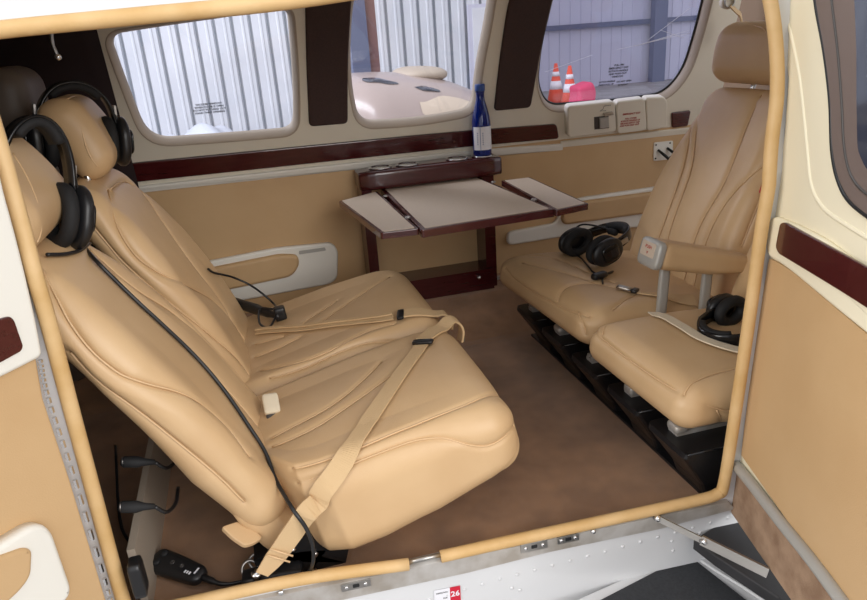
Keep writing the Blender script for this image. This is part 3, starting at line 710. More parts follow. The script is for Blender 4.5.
# parked aircraft seen through the middle window
YP = 5.2
t = thing('parked_aircraft', atY((410, 100), YP)*[1, 1, 0]+[0, 0, -1], 'pale tan parked aircraft with a raised canopy outside the middle window', 'aircraft')
def ell(p, y, rx, ry, rz, ex=2.6): pass
g = G(); rings = []; tab = []
for px, yt, hw in ((312, 92, .3), (322, 84, .6), (338, 77, .8), (352, 73.5, .95), (365, 72.5, 1.), (380, 72, 1.), (400, 72.5, 1.), (420, 74.5, 1.), (440, 79, 1.), (460, 86.5, 1.), (478, 95, .95), (510, 110, .85), (560, 138, .7), (600, 165, .5)):
    tp_ = atY((px, yt), YP+1.0); tab.append([tp_[0], tp_[2], hw])
tab = spl(np.array(tab), 5); a_ = np.linspace(0, 2*math.pi, 84, endpoint=False)
for x, zt_, hw in tab:
    hh = (zt_+.75)/2; yy = np.sign(np.cos(a_))*np.abs(np.cos(a_))**.8*hw; zz = np.sign(np.sin(a_))*np.abs(np.sin(a_))**.8*hh
    rings.append(np.column_stack([np.full(84, x), YP+1.0+yy, zt_-hh+zz]))
g.loft(rings, True, True, True); fo = g.build('fuselage', 'cowl', t)
RG = np.array(rings); du = np.gradient(RG, axis=0); dv = np.roll(RG, -1, 1)-np.roll(RG, 1, 1); NN = np.cross(du, dv); NN /= np.linalg.norm(NN, axis=2)[..., None]+1e-9
if np.mean(NN[:, :, 2]*(RG[:, :, 2]-RG[:, :, 2].mean(1)[:, None])) < 0: NN = -NN
SKIN[('parked', 'fuselage')] = (RG.reshape(-1, 3), NN.reshape(-1, 3))
def patch(name, px_, m, label=None):
    o = spl(np.array(px_, float), 4, True); c = o.mean(0); P, N = onskin([('parked', 'fuselage')], list(o), .006); P2, N2 = onskin([('parked', 'fuselage')], list(c+(o-c)*.5), .012); P3, _ = onskin([('parked', 'fuselage')], [c], .014)
    n = len(o); V = np.concatenate([P, P2, P3]); F = [(k, (k+1) % n, n+(k+1) % n, n+k) for k in range(n)]+[(n+k, n+(k+1) % n, 2*n) for k in range(n)]
    g = G(); g.add(V, F); g.build(name, m, t, label)
patch('screen_and_reflection', [(362, 76.5), (372, 75), (386, 77), (399, 81), (392, 82.5), (376, 80), (364, 79)], 'screen_glass', 'dark windshield strip')
patch('screen_and_reflection', [(414, 85), (424, 84), (442, 89), (432, 90.5), (420, 88)], 'screen_glass', 'dark windshield strip')  # dark reflection on the cowl, put in as a coloured patch
patch('panel', [(420, 104), (432, 98), (448, 93), (474, 103), (470, 110), (440, 116), (424, 116)], 'laminate', 'paler beige panel')
g = G(); q = atY((419, 74), YP+1.0); g.rbox(Frame(q, (1, 0, -.04), (0, 1, 0)), (.50, .8, .15), (.2, .3, .07), 10); g.build('canopy', 'taupe', t, 'grey brown canopy cover')

# ------------------------------------------------------------------ cockpit bits seen past the right headrest
t = thing('cockpit_seat', atX((765, 12), 1.75), 'brown seat top in the cockpit beyond the right headrest', 'seat')
g = G(); q = atX((759, 4), 1.72); g.rbox(Frame(q, (0, 1, 0), (0, 0, 1)), (.20, .22, .09), (.03, .03, .03), 8); g.build('headrest', 'seat_brown', t)
g = G(); g.box(Frame(q+[0, 0, -.6], (0, 1, 0), (0, 0, 1)), (-.18, -.3, -.04), (.18, .5, .04)); g.build('backrest', 'seat_brown', t)
t = thing('belt_bracket', atY((727, 6), 1.0), 'cream shoulder belt bracket with a round ring on the wall above the right seat', 'bracket')
g = G(); q = atY((727, 2), 1.0); g.lathe([(.018, -.012), (.02, -.004), (.02, .006), (.012, .009), (.012, .004), (0, .004)], q, (0, -1, -.1), 20); g.build('base', 'cream', t)
g = G(); a_ = np.linspace(0, 2*math.pi, 20, endpoint=False); g.tube(np.column_stack([q[0]+.016*np.cos(a_), np.full(20, q[1]-.012), q[2]+.016*np.sin(a_)]), .003, 6, True); g.build('ring', 'steel', t)
g = G(); g.strip(spl([q+[.004, -.012, -.01], q+[.02, -.02, -.028], q+[.035, -.02, -.04], q+[.045, -.02, -.075]], 5), (.5, .6, .3), .03, .003); g.build('strap', 'belt', t)
# ------------------------------------------------------------------ seats
def ang(deg): return math.radians(deg)
th = ang(12)
FCL = Frame((0, 0, .208), (math.cos(th), 0, math.sin(th)), (0, 1, 0))      # left cushions, top plane
# --- near left seat
LNS = thing('cabin_seat', (.05, .2, 0), 'tan leather aft seat nearest the open door, draped with a seat belt', 'seat', 'cabin seats')
T_l = [(-.16, .15), (.0, .185), (.1, .186), (.2, .172), (.3, .145), (.38, .122)]
def zc(X, fy): return -.016*np.clip((X-.26)/.12, 0, 1)**2-.006*np.abs(fy)**3+.010*np.clip((np.abs(fy)-.55)/.3, 0, 1)*np.clip((.36-X)/.2, 0, 1)
pad('seat_cushion', FCL, (-.10, .372), [(-.10, .20, .395), (-.04, .12, .40), (.0, .055, .405), (.04, .034, .41), (.30, .025, .43), (.38, .03, .43)], T_l, (.05, .04, .05), LNS,
    seams=[[(271, 436), (305, 418), (342, 397), (381, 360)], [(272, 445), (305, 431), (342, 408), (390, 374), (425, 345)],
           [(291, 469), (320, 460.5), (357, 447), (390, 433), (427, 418), (470, 401), (493, 393), (508, 395), (517, 405)],
           [(296, 485), (340, 469), (390, 449), (414, 441), (441, 437), (464, 444), (484, 449), (504, 440), (517, 424)],
           [(518, 423), (523, 438), (518, 455), (506, 474)]], zoff=zc, crown=.012, seg=(150, 120, 34))
th2 = ang(30)
FBN = Frame((-.035, 0, .175), (-math.sin(th2), 0, math.cos(th2)), (0, -1, 0))
def zb(X, fy): return .014*np.sin(np.clip((X+.05)/.5, 0, 1)*math.pi)+.006*np.clip((np.abs(fy)-.5)/.3, 0, 1)*np.clip((.42-X)/.2, 0, 1)-.02*np.clip((X-.40)/.12, 0, 1)**2
pad('backrest', FBN, (-.055, .525), [(-.055, -.38, -.055), (.1, -.405, -.052), (.3, -.40, -.055), (.52, -.345, -.10)], [(-.05, .085), (.1, .105), (.5, .085)], (.06, .055, .045), LNS,
    seams=[[(44, 264), (64, 312), (88, 352), (120, 376), (152, 384), (192, 392), (228, 420), (252, 452)],
           [(68, 357), (92, 384), (118, 402), (170, 440), (220, 480), (244, 505)],
           [(93, 246), (115, 266), (140, 287), (176, 310), (212, 334), (252, 384)], [(120, 275), (160, 314), (220, 374), (262, 425)]], zoff=zb, seg=(130, 110, 30), puff=.009)
def headrest(fr, size, parent, seam, m='leather', taper=.12):
    def fn(V):
        f = V[:, 0]/size[0]+.5; y = V[:, 1]*(1-taper*f); z = V[:, 2]-.25*V[:, 2]*f*0-.012*(f-.5)**2*4; return np.column_stack([V[:, 0], y, z])
    V, F = rounded(size, (.040, .038, .040), (34, 40, 24)); P = fr.pts(fn(V)); g = G(); g.add(P, F); o = g.build('headrest', m, parent)
    if seam:
        pp, dep = proj(P); S = []
        for q in spl(seam, 5):
            d = np.linalg.norm(pp-q, axis=1); c = np.where(d < 5)[0]
            if len(c): S.append(P[c[np.argmin(dep[c]+.004*d[c])]])
        if len(S) > 3:
            S = np.array(S)
            for _ in range(6): S[1:-1] = (S[:-2]+2*S[1:-1]+S[2:])/4
            g = G(); g.tube(spl(S, 2), .0018, 6); g.build('piping', 'piping', o)
    return o
FHN = Frame(FBN.at(.59, -.215, -.015), FBN.ex, FBN.ey)
headrest(FHN, (.165, .27, .115), LNS, [(16, 150), (36, 185), (44, 225), (40, 245)])
for y in (-.16, -.27): g = G(); g.tube([FBN.at(.49, y, -.045), FBN.at(.56, y, -.045)], .006, 8); g.build('headrest_post', 'chrome', LNS)
# drooping lower flap and frame under the near seat
fq = [atY(p, y) for p, y in (((221, 527), .07), ((238, 523), .085), ((252, 529), .075), ((263, 538), .06), ((254, 544), .05), ((244, 548), .045), ((232, 538), .055))]
fc0 = np.mean(fq, 0); f3 = Frame(fc0, fq[3]-fq[0], fq[1]-fq[5]); o_ = rnd([((q-fc0)@f3.ex, (q-fc0)@f3.ey) for q in fq], .006, 3)
g = G(); g.plate(f3, o_, -.004, .004, .002); g.build('skirt_flap', 'leather', LNS)
g = G(); f3 = Frame((-.062, .21, .125), (math.cos(ang(-62)), 0, math.sin(ang(-62))), (0, 1, 0)); g.rbox(f3, (.13, .29, .07), (.03, .03, .03), 8); g.build('back_base', 'leather', LNS)
def seatframe(par, y0, y1, x0, x1, z1, slope=.2):
    g = G()
    for y in (y0, y1):
        fr = Frame((x0, y, .0), (1, 0, 0), (0, 0, 1)); g.plate(fr, [(.02, .0), (.09, .0), (.12, z1*.6), (x1-x0-.1, z1*.75), (x1-x0-.08, .0), (x1-x0-.03, .0), (x1-x0, z1+slope*.2), (0, z1-.01)], -.006, .006)
    fr = Frame((x0, y0, z1-.02), (1, 0, slope), (0, 1, 0)); g.box(fr, (.0, .0, -.012), (x1-x0, y1-y0, .0))
    o = g.build('seat_frame', 'black', par)
    for k in range(3): bg_ = G(); bg_.lathe([(.006, 0), (.006, .004), (0, .006)], (x0+.03+.035*k, y0-.006, .035+.02*(k % 2)), (0, -1, 0), 10); bg_.build('bolt', 'chrome', o)
seatframe(LNS, .09, .34, -.09, .09, .06)
# --- far left seat
LFS = thing('cabin_seat', (.05, .62, 0), 'tan leather aft seat by the far wall, black headset on its headrest', 'seat', 'cabin seats')
pad('seat_cushion', FCL, (-.17, .372), [(-.17, .40, .84), (.05, .415, .86), (.30, .435, .865), (.38, .435, .845)], T_l, (.05, .04, .05), LFS,
    seams=[[(300, 329), (314, 325), (351, 299), (389, 276)], [(295, 327), (315, 313), (336, 300)], [(255, 343), (282, 335)], [(255, 355), (277, 347), (299, 336)],
           [(260, 369), (314, 357), (343, 341), (373, 327), (395, 322)], [(270, 377), (301, 369), (343, 349), (380, 340), (405, 345)], [(281, 398), (320, 383), (350, 371)]], zoff=zc, crown=.012, seg=(150, 120, 30))
th3 = ang(24)
FBF = Frame((-.05, 0, .17), (-math.sin(th3), 0, math.cos(th3)), (0, -1, 0))
pad('backrest', FBF, (-.03, .53), [(-.05, -.835, -.44), (.1, -.86, -.425), (.3, -.855, -.43), (.53, -.79, -.475)], [(-.05, .085), (.1, .105), (.5, .085)], (.06, .055, .045), LFS,
    seams=[[(112, 188), (116, 220), (132, 252), (160, 272), (192, 284), (220, 300), (240, 326), (258, 352)], [(92, 228), (115, 258), (140, 280), (192, 320), (236, 352), (258, 382)],
           [(140, 178), (160, 212), (192, 258), (225, 300), (250, 345)], [(112, 186), (125, 178), (134, 182)]], zoff=zb, seg=(130, 100, 24), puff=.009)
FHF = Frame(FBF.at(.592, -.675, -.008), FBF.ex, FBF.ey)
headrest(FHF, (.165, .21, .085), LFS, [(68, 94), (80, 92), (80, 118), (86, 150), (98, 168)])
for y in (-.59, -.70): g = G(); g.tube([FBF.at(.49, y, -.05), FBF.at(.55, y, -.03)], .006, 8); g.build('headrest_post', 'chrome', LFS)
seatframe(LFS, .50, .78, -.06, .17, .06)
# --- third row headrest
t = thing('cabin_seat', (-.62, .66, 0), 'brown grey headrest of a rear seat at the upper left edge', 'seat')
q = atY((15, 99), .80); g = G(); g.rbox(Frame(q, (.0, 0, 1), (0, -1, 0)), (.13, .20, .10), (.045, .045, .045), 12); g.build('headrest', 'headrest_grey', t)
g = G(); g.rbox(Frame(q+[.0, -.04, -.36], (.0, 0, 1), (0, -1, 0)), (.5, .24, .08), (.05, .05, .035), 10); g.build('backrest', 'headrest_grey', t)
# coat hook
t = thing('coat_hook', atY((54, 36), .35), 'thin dark metal hook hanging down from the roof in front of the dark curtain', 'hook')
g = G(); q = [atY(p, .35) for p in ((48, -52), (50, 10), (52, 41), (55, 50), (58, 57))]; g.tube(spl(q, 5), .003, 8); g.build('stem', 'steel', t)
g = G(); g.rbox(Frame(q[-1], (1, 0, 0), (0, 1, 0)), (.010, .010, .010), .0049, 6); g.build('knob', 'chrome', t)

# --- far right seat
th4 = ang(8)
FCR = Frame((1.062, 0, .214), (-math.cos(th4), -.0465, math.sin(th4)), (.0465, -1, 0))
RFS = thing('cabin_seat', (.9, .6, 0), 'tan leather right seat by the far wall with a headset on its cushion', 'seat', 'cabin seats')
def zr(X, fy): return -.008*np.clip((X-.24)/.14, 0, 1)**2+.006*np.clip((np.abs(fy)-.5)/.3, 0, 1)*np.clip((.36-X)/.2, 0, 1)
pad('seat_cushion', FCR, (-.14, .385), [(-.14, -.855, -.40), (.1, -.87, -.375), (.38, -.875, -.368)], [(-.14, .11), (.2, .105), (.38, .092)], (.06, .05, .04), RFS,
    seams=[[(504, 268), (512, 279), (528, 290), (548, 300), (570, 310), (590, 316)], [(556, 301), (559, 292), (566, 286), (580, 282), (605, 283), (640, 292)],
           [(519, 254), (553, 256), (582, 268), (615, 281)], [(522, 262), (560, 270), (600, 283)], [(577, 311), (581, 322), (585, 334)], [(614, 309), (628, 296), (645, 292)]], zoff=zr, crown=.01, seg=(120, 110, 24))
FBR = Frame((.968, 0, .184), (.40, 0, .916), (.07, 1, 0))
def zb2(X, fy): return .014*np.sin(np.clip(X/.5, 0, 1)*math.pi)+.007*np.clip((np.abs(fy)-.5)/.3, 0, 1)*np.clip((.45-X)/.2, 0, 1)
pad('backrest', FBR, (-.02, .56), [(-.02, .42, .82), (.1, .395, .845), (.3, .40, .835), (.56, .45, .79)], [(-.05, .09), (.1, .105), (.56, .085)], (.06, .055, .045), RFS,
    seams=[[(701, 82), (689, 120), (684, 160), (668, 205), (656, 238), (648, 262)], [(706, 84), (694, 122), (691, 165), (676, 205), (665, 237), (660, 268)],
           [(764, 84), (746, 120), (735, 150), (722, 182), (708, 205), (692, 237), (680, 285)], [(772, 158), (745, 178), (724, 200), (704, 237), (690, 290)],
           [(764, 190), (752, 222), (742, 246)]], zoff=zb2, seg=(130, 100, 24), puff=.008)
FHR = Frame(FBR.at(.643, .605, -.022), (.12, 0, .993), (0, 1, 0))
headrest(FHR, (.15, .35, .115), RFS, [(752, 22), (762, 27), (768, 40), (771, 70), (771, 84)], taper=.06)
for y in (.55, .66): g = G(); g.tube([FBR.at(.53, y, -.05), FBR.at(.62, y, -.05)], .006, 8); g.build('headrest_post', 'chrome', RFS)
# --- near right seat
RNS = thing('cabin_seat', (.9, .15, 0), 'tan leather right seat beside the right door post, mostly hidden by it', 'seat', 'cabin seats')
FCN = Frame((1.058, .012, .198), (-math.cos(th4), -.075, math.sin(th4)), (.075, -1, -.05))
pad('seat_cushion', FCN, (-.14, .395), [(-.14, -.36, -.03), (.1, -.355, -.015), (.38, -.345, -.012)], [(-.14, .11), (.2, .105), (.38, .088)], (.045, .04, .045), RNS,
    seams=[[(592, 323), (597, 333), (605, 341), (625, 357), (643, 370), (681, 393), (720, 411), (732, 413)], [(601, 333), (604, 324), (612, 318.5), (625, 315), (643, 313), (665, 316), (700, 330)],
           [(683, 394), (687, 386), (693, 380), (716, 371), (738, 366)], [(720, 411), (722, 422), (723, 437)]], zoff=zr, crown=.012, seg=(120, 110, 24))
pad('backrest', FBR, (-.02, .56), [(-.02, .02, .355), (.1, .02, .37), (.3, .02, .365), (.56, .04, .33)], [(-.05, .09), (.1, .105), (.56, .085)], (.06, .055, .045), RNS, seams=(), zoff=zb2, seg=(50, 40, 14))
g = G(); g.rbox(Frame(FBR.at(.635, .19, -.025), (.12, 0, .993), (0, 1, 0)), (.145, .33, .115), (.045, .05, .042), 14); g.build('headrest', 'leather', RNS)

# --- centre armrest
XA = .86
def aA(p): return atX(p, XA)
t = thing('centre_armrest', (.93, .36, .2), 'padded tan armrest on two grey posts between the right seats', 'armrest')
p0 = atY((655, 253), .36); p1 = atY((744, 262), .36)
ex = nrm(np.array([p1[0]-p0[0], 0, 0])+[0, -.0, .0]); fr = Frame((p0+p1)/2, p1-p0+[0, -.0, 0], (0, 1, 0))
Ln = np.linalg.norm(p1-p0)
def fa(V):
    f = V[:, 0]/Ln+.5; s = np.interp(f, [0, .1, .6, 1], [1, 1., .9, .62]); return np.column_stack([V[:, 0], V[:, 1]*np.interp(f, [0, .7, 1], [1, 1, .8]), .5*.058+(V[:, 2]-.5*.058)*s-.012*f])
g = G(); g.rbox(fr, (Ln+.02, .075, .062), (.02, .022, .02), fn=fa, seg=(30, 16, 14)); g.build('arm_pad', 'leather', t)
fc = Frame(p0+np.array([-.008, -.0, .001]), (0, -1, 0), (.25, 0, 1))
g = G(); g.rbox(fc, (.076, .062, .022), (.014, .014, .006), 8); cap_ = g.build('end_cap', 'post', t, 'grey metal end cap')
fp = Frame(fc.at(.0, 0, .0105), fc.ex, fc.ey)
g = G(); g.plate(fp, rnd([(-.026, -.008), (.024, -.008), (.024, .024), (-.026, .024)], .004), 0, .0015, .0006); g.build('ashtray_lid', 'laminate', cap_)
text_mesh('PUSH', .010, fp, 0, .010, .0016, 'lettering', 'red_ink', cap_, bold=.0002); text_mesh('v', .012, fp, 0, -.002, .0016, 'arrow_mark', 'red_ink', cap_, bold=.0003)
for a, b in (((665.5, 262), (661, 312)), ((708.5, 262), (703, 314))):
    A_ = atY(a, .36); B_ = atY(b, .36); B_[0] = B_[0]; f3 = Frame((A_+B_)/2-nrm(A_-B_)*.016, A_-B_, (1, 0, 0)); g = G(); g.rbox(f3, (np.linalg.norm(A_-B_)+.035, .023, .012), (.002, .003, .003), 4); g.build('post', 'post', t)

# --- under-seat boxes
for k, (yc, tx) in enumerate(((.735, 'farthest black under-seat box, against the far wall end of the right seats'), (.565, 'second black under-seat box from the far wall, with a bright clamp on top'), (.395, 'third black under-seat box from the far wall, with a long grey rail on top'), (.225, 'fourth black under-seat box, under the front of the near right cushion'), (.065, 'black under-seat box with a chunky metal fitting, nearest the door sill'))):
    t = thing('under_seat_box', (.8, yc, 0), tx, 'under-seat box', 'black boxes under the right seats')
    g = G(); h = .118; rings = []
    for (z, x0, y0, y1) in ((.0, .735, yc-.045, yc+.05), (.03, .725, yc-.048, yc+.055), (h-.01, .672, yc-.062, yc+.062), (h, .675, yc-.064, yc+.064)):
        rings.append(np.column_stack([rnd([(x0, y0), (.87, y0), (.87, y1), (x0, y1)], [.012, .004, .004, .012], 3), np.full(16, z)]))
    g.loft(rings, True, True, False); b_ = g.build('body', 'black', t)
    g = G(); g.tube([(.676, yc-.064, h+.001), (.78, yc-.064, h+.001)], .0022, 6); g.build('rim', 'black_gloss', b_)
    g = G(); fr = Frame((.755, yc+.01, h+.006), (1, 0, 0), (0, 1, 0))
    g.box(fr, (-.06, -.014, -.006), (.09, .014, .002)); g.box(fr, (-.06, -.010, .002), (.06, -.004, .010)); g.box(fr, (-.06, .004, .002), (.06, .010, .010))
    if k in (1, 4): g.rbox(move(fr, -.05, -.0, .007), (.03, .035, .02), .008, 5)
    if k == 3: g.rbox(move(fr, -.045, -.002, .007), (.04, .03, .02), .006, 5)
    g.build('rail_fitting', 'alu', t)
g = G(); g.box(WORLD, (.732, .0, -.004), (1.2, .83, .006)); g.build('seat_floor_plate', 'black', None, 'black floor plate under the right seats', 'floor plate')

# ------------------------------------------------------------------ table with cup holder console
TT = thing('folding_table', (.5, 1.05, .03), 'maroon framed fold-out cabin table with beige laminate and two leaves on the far wall', 'table')
ZT = .432; TF = Frame((0, 0, ZT), (1, 0, 0), (0, 1, 0))
def top(name, px_, bev, th_=.017, par=TT, mar=.011, lam=True):
    o = ccw(rnd(TF.pxs(px_), [.006]*4, 4)); g = G(); g.plate(TF, o, -th_, 0, .002); q = g.build(name, 'maroon', par)
    g = G(); g.plate(TF, rnd(inset(ccw(TF.pxs(px_)), mar), .004, 4), -.001, .0012, .0004); g.build('laminate', 'laminate', q, 'beige laminate inset')
    return q
top('tabletop', [(380, 188), (421.5, 230), (555, 209), (478, 176.8)], .002, .019)
top('table_leaf', [(338.5, 201), (377, 191), (419, 228.5), (381, 233)], .002, .015, mar=.008)
top('table_leaf', [(501, 180.5), (530, 177), (589, 203.5), (556, 210.5)], .002, .015, mar=.008)
for p, q in (((379, 190), (420, 229.5)), ((481, 177), (556, 209.5))):
    a = TF.at(*TF.px(p), .001); b = TF.at(*TF.px(q), .001)
    for f_ in (.2, .75): g = G(); c_ = a+(b-a)*f_; g.lathe([(.007, -.002), (.007, .0015), (.004, .003), (0, .0032)], c_, (0, 0, 1), 12); g.build('hinge', 'steel', TT)
YCN = 1.06
c0 = atY((358, 168.5), YCN); c1 = atY((503, 160.5), YCN)
zt = (c0[2]+c1[2])/2; zb_ = zt-.058
CF = Frame(((c0[0]+c1[0])/2, (YCN+1.155)/2, zt-.029), (1, 0, 0), (0, 1, 0)); CL = c1[0]-c0[0]
g = G(); g.rbox(CF, (CL, 1.155-YCN, .058), (.012, .012, .012), 8); cons = g.build('console', 'maroon', TT)
cups = []
for px_ in ((380, 165.5), (407, 162.8), (457, 158.3), (482.5, 155.2)):
    q = atZ(px_, zt); q[1] = (YCN+1.155)/2-.006; q[0] = atY(px_, q[1])[0]; cups.append(q)
    g = G(); g.lathe([(.0285, .0), (.0335, .0008), (.0345, .0025), (.0335, .004), (.0295, .004), (.0285, .001), (.026, .0012), (0, .001)], q, (0, 0, 1), 32); g.build('cup_ring', 'chrome', TT, 'chrome cup holder ring')
yb = 1.075
a = atY((365, 200), yb); b = atY((371, 279), yb); 
for px_ in (((364.5, 200), (378.5, 278)), ((484, 200), (496.5, 302))):
    x0 = atY((px_[0][0]+1, 230), yb)[0]; x1 = atY((px_[1][0], 260), yb)[0]; g = G(); g.box(Frame((0, 0, 0), (1, 0, 0), (0, 1, 0)), (x0, yb, .045), (x1, 1.158, zt-.04)); g.build('side_panel', 'maroon', TT)
xl = atY((371, 260), yb)[0]; xr = atY((490, 260), yb)[0]
z1 = atY((450, 275), 1.06)[2]
g = G(); f3 = Frame((0, 0, 0), (1, 0, 0), (0, 0, 1)); g.box(WORLD, (xl, 1.06, .04), (xr+.006, 1.158, z1)); bp_ = g.build('base_box', 'maroon', TT)
g = G(); q = atY((478.5, 277), 1.06); g.lathe([(.006, -.002), (.006, .006), (.004, .010), (0, .0105)], q, (0, -1, 0), 16); g.build('latch_button', 'chrome', bp_)
for x in (xl+.045, xr-.045): g = G(); g.box(WORLD, (x-.005, .70, ZT-.030), (x+.005, 1.10, ZT-.0185)); g.build('slide_rail', 'black', TT)

# bottle
q = cups[3]+np.array([0, -.0, .0035])
t = thing('water_bottle', q, 'cobalt blue bottle with a white label standing on the console', 'bottle')
g = G(); prof = [(.0, .0), (.025, .0), (.0278, .004), (.028, .02), (.028, .092), (.0275, .104), (.0245, .124), (.0185, .150), (.0135, .168), (.0122, .180), (.0122, .190), (.0135, .192), (.0135, .196), (.0122, .198), (.0, .198)]
prof = [(a_, b_*.95) for a_, b_ in prof]; g.lathe(prof, q, (0, 0, 1), 40); g.build('body', 'blue_glass', t)
g = G(); g.lathe([(.0, .1865), (.0148, .1865), (.0150, .189), (.0150, .203), (.0138, .2055), (.0, .2055)], q, (0, 0, 1), 32); g.build('cap', 'blue_cap', t)
g = G(); a_ = np.linspace(-2.9, -.42, 40); g.loft([np.column_stack([q[0]+.0284*np.cos(a_), q[1]+.0284*np.sin(a_), np.full(40, q[2]+z)]) for z in (.018, .086)], False, False); lb_ = g.build('label_sheet', 'paper', t)
g = G()
for aa, w_ in ((-2.05, .05), (-2.25, .12), (-1.75, .08)):
    a_ = np.linspace(aa-w_/2, aa+w_/2, 6); lo_, hi_ = (.012, .090) if w_ == .05 else (.03, .07)
    if w_ != .05: continue
    g.loft([np.column_stack([q[0]+.0287*np.cos(a_), q[1]+.0287*np.sin(a_), np.full(6, q[2]+z)]) for z in (lo_, hi_)], False, False)
for aa in (-2.35, -1.78):
    for k in range(7):
        a_ = np.linspace(aa-.06, aa+.06, 4); z = .034+.0055*k; g.loft([np.column_stack([q[0]+.0287*np.cos(a_), q[1]+.0287*np.sin(a_), np.full(4, q[2]+zz)]) for zz in (z, z+.002)], False, False)
g.build('print', 'blue_cap', lb_)

# ------------------------------------------------------------------ headsets
def headset(Mx, label, half=.075, height=.105, mic=True, band_open=1., cup_tilt=0., name='headset', grp='black aviation headsets', cable=None, cs=1.):
    Mx = np.asarray(Mx, float)
    def X(P): P = np.atleast_2d(np.asarray(P, float)); return P@Mx[:3, :3].T+Mx[:3, 3]
    t = thing(name, Mx[:3, 3], label, 'headset', grp)
    # band: arc in local x-z plane, flat section across y
    a_ = np.linspace(math.pi*.97, math.pi*.03, 30); arc = np.column_stack([half*1.12*np.cos(a_), np.zeros(30), height*np.sin(a_)**.8+.01])
    def band(off, w, th_, i0, i1):
        g = G(); rings = []
        for i in range(i0, i1):
            T = nrm(arc[min(i+1, 29)]-arc[max(i-1, 0)]); n = np.array([-T[2], 0, T[0]]); n = n if n[2] > -9 else -n
            if n@arc[i] < 0: n = -n
            c_ = arc[i]+n*off
            rings.append(X([c_+np.array([0, sy*w/2, 0])*s_+n*o_ for sy, o_, s_ in ((-1, -th_/2, .9), (-1, th_/2, .9), (-.6, th_/2*1.3, 1), (.6, th_/2*1.3, 1), (1, th_/2, .9), (1, -th_/2, .9))]))
        return g.loft(rings, True, True, True)
    band(.0, .030, .005, 0, 30).build('headband', 'black_gloss', t)
    band(-.008, .034, .011, 7, 23).build('band_pad', 'black_soft', t)
    for sx in (-1, 1):
        ex_ = np.array([sx, 0, 0.])
        fr = Frame(np.array([sx*half*1.0, 0, -.005]), (0, 1, 0), (0, 0, 1))
        Rl = np.eye(3)
        def L(P): return X(P)
        # shell
        V, F = rounded((.062*cs, .084*cs, .030), (.030*cs, .036*cs, .012), (14, 18, 8)); P = fr.pts(V)+ex_*.018*1.; g = G(); g.add(L(P), F); cp_ = g.build('ear_cup', 'black', t)
        V, F = rounded((.056, .050, .010), (.016, .016, .0049), (8, 8, 6)); P = fr.pts(V*np.array([.8, 1, 1]))+ex_*.034; g = G(); g.add(L(P), F); g.build('cup_plate', 'black_gloss', cp_)
        # cushion
        an = np.linspace(0, 2*math.pi, 26, endpoint=False); ring = np.column_stack([np.full(26, sx*(half-.008)), .024*cs*np.cos(an), -.005+.033*cs*np.sin(an)]); g = G(); g.tube(L(ring), .012, 10, True); g.build('ear_cushion', 'black_soft', t)
        # yoke and slider
        g = G(); top_ = arc[1 if sx < 0 else 28]; pth = np.array([top_+[0, 0, .012], top_*[1, 1, .6]+[sx*.010, 0, .0], [sx*(half+.036), 0, .012], [sx*(half+.036), 0, -.008]]); rings = []
        pp2 = spl(pth, 5)
        g.strip(L(pp2), Mx[:3, 1], .020, .006); g.build('yoke', 'black', t)
        g = G(); g.strip(L(np.array([top_+[sx*.003, 0, .03], top_+[sx*.004, 0, .002]])), Mx[:3, 1], .013, .004); g.build('slider', 'steel', t)
    if mic:
        g = G(); b_ = spl(np.array([[half+.036, .01, -.01], [half+.04, -.03, -.025], [half+.02, -.08, -.04], [half-.02, -.105, -.05]]), 6); g.tube(X(b_), .0028, 8); bm_ = g.build('mic_boom', 'black', t)
        V, F = rounded((.034, .018, .016), .0078, (8, 6, 6)); g = G(); g.add(X(V+np.array([half-.03, -.108, -.052])), F); g.build('mic_muff', 'black_soft', bm_)
    if cable is not None:
        g = G(); g.tube(spl(np.array(cable), 8), .0031, 8); g.build('cable', 'black', t)
    return t
def MX(center, xax, zax):
    x = nrm(xax); z = np.asarray(zax, float); z = nrm(z-x*(z@x)); y = np.cross(z, x); m = np.eye(4); m[:3, 0] = x; m[:3, 1] = y; m[:3, 2] = z; m[:3, 3] = center; return m
# far left headset over its headrest
a = atY((120, 139), .69); b = atY((34, 140), .62); cf = (a+b)/2
HF = headset(MX(cf, a-b, (.06, 0, 1)), 'black headset over the headrest of the far left seat, below the dark curtain', half=np.linalg.norm(a-b)/2-.016, height=.100, mic=False, cs=1.2)
# near left headset over the near headrest
a = atY((76, 214), .27); b = atY((-14, 205), .19); cn = (a+b)/2
HN = headset(MX(cn, a-b, (-.06, 0, 1)), 'black headset over the headrest of the seat nearest the open door', half=np.linalg.norm(a-b)/2-.016, height=.125, mic=False, cs=1.2)
# ------------------------------------------------------------------ belts, cables, small things
KLN, KLF, KBN, KBF = (LNS.name, 'seat_cushion'), (LFS.name, 'seat_cushion'), (LNS.name, 'backrest'), (LFS.name, 'backrest')
KRF, KRN, KRB = (RFS.name, 'seat_cushion'), (RNS.name, 'seat_cushion'), (RFS.name, 'backrest')
def belt_on(keys, ps, off):
    return onskin(keys, spl(np.array(ps, float), 4), off)
def webbing(t, P, N, w, m='belt', th_=.0025, name='webbing'):
    P = np.asarray(P, float); N = np.asarray(N, float)
    k = 4; P2 = spl(P, k); N2 = spl(N, k); wv = np.ones(len(P))*w; w2 = np.interp(np.arange(len(P2))/k, np.arange(len(P)), wv)
    T = np.gradient(P2, axis=0); g = G(); g.strip(P2, np.cross(N2, T), w2, th_); return g.build(name, m, t)
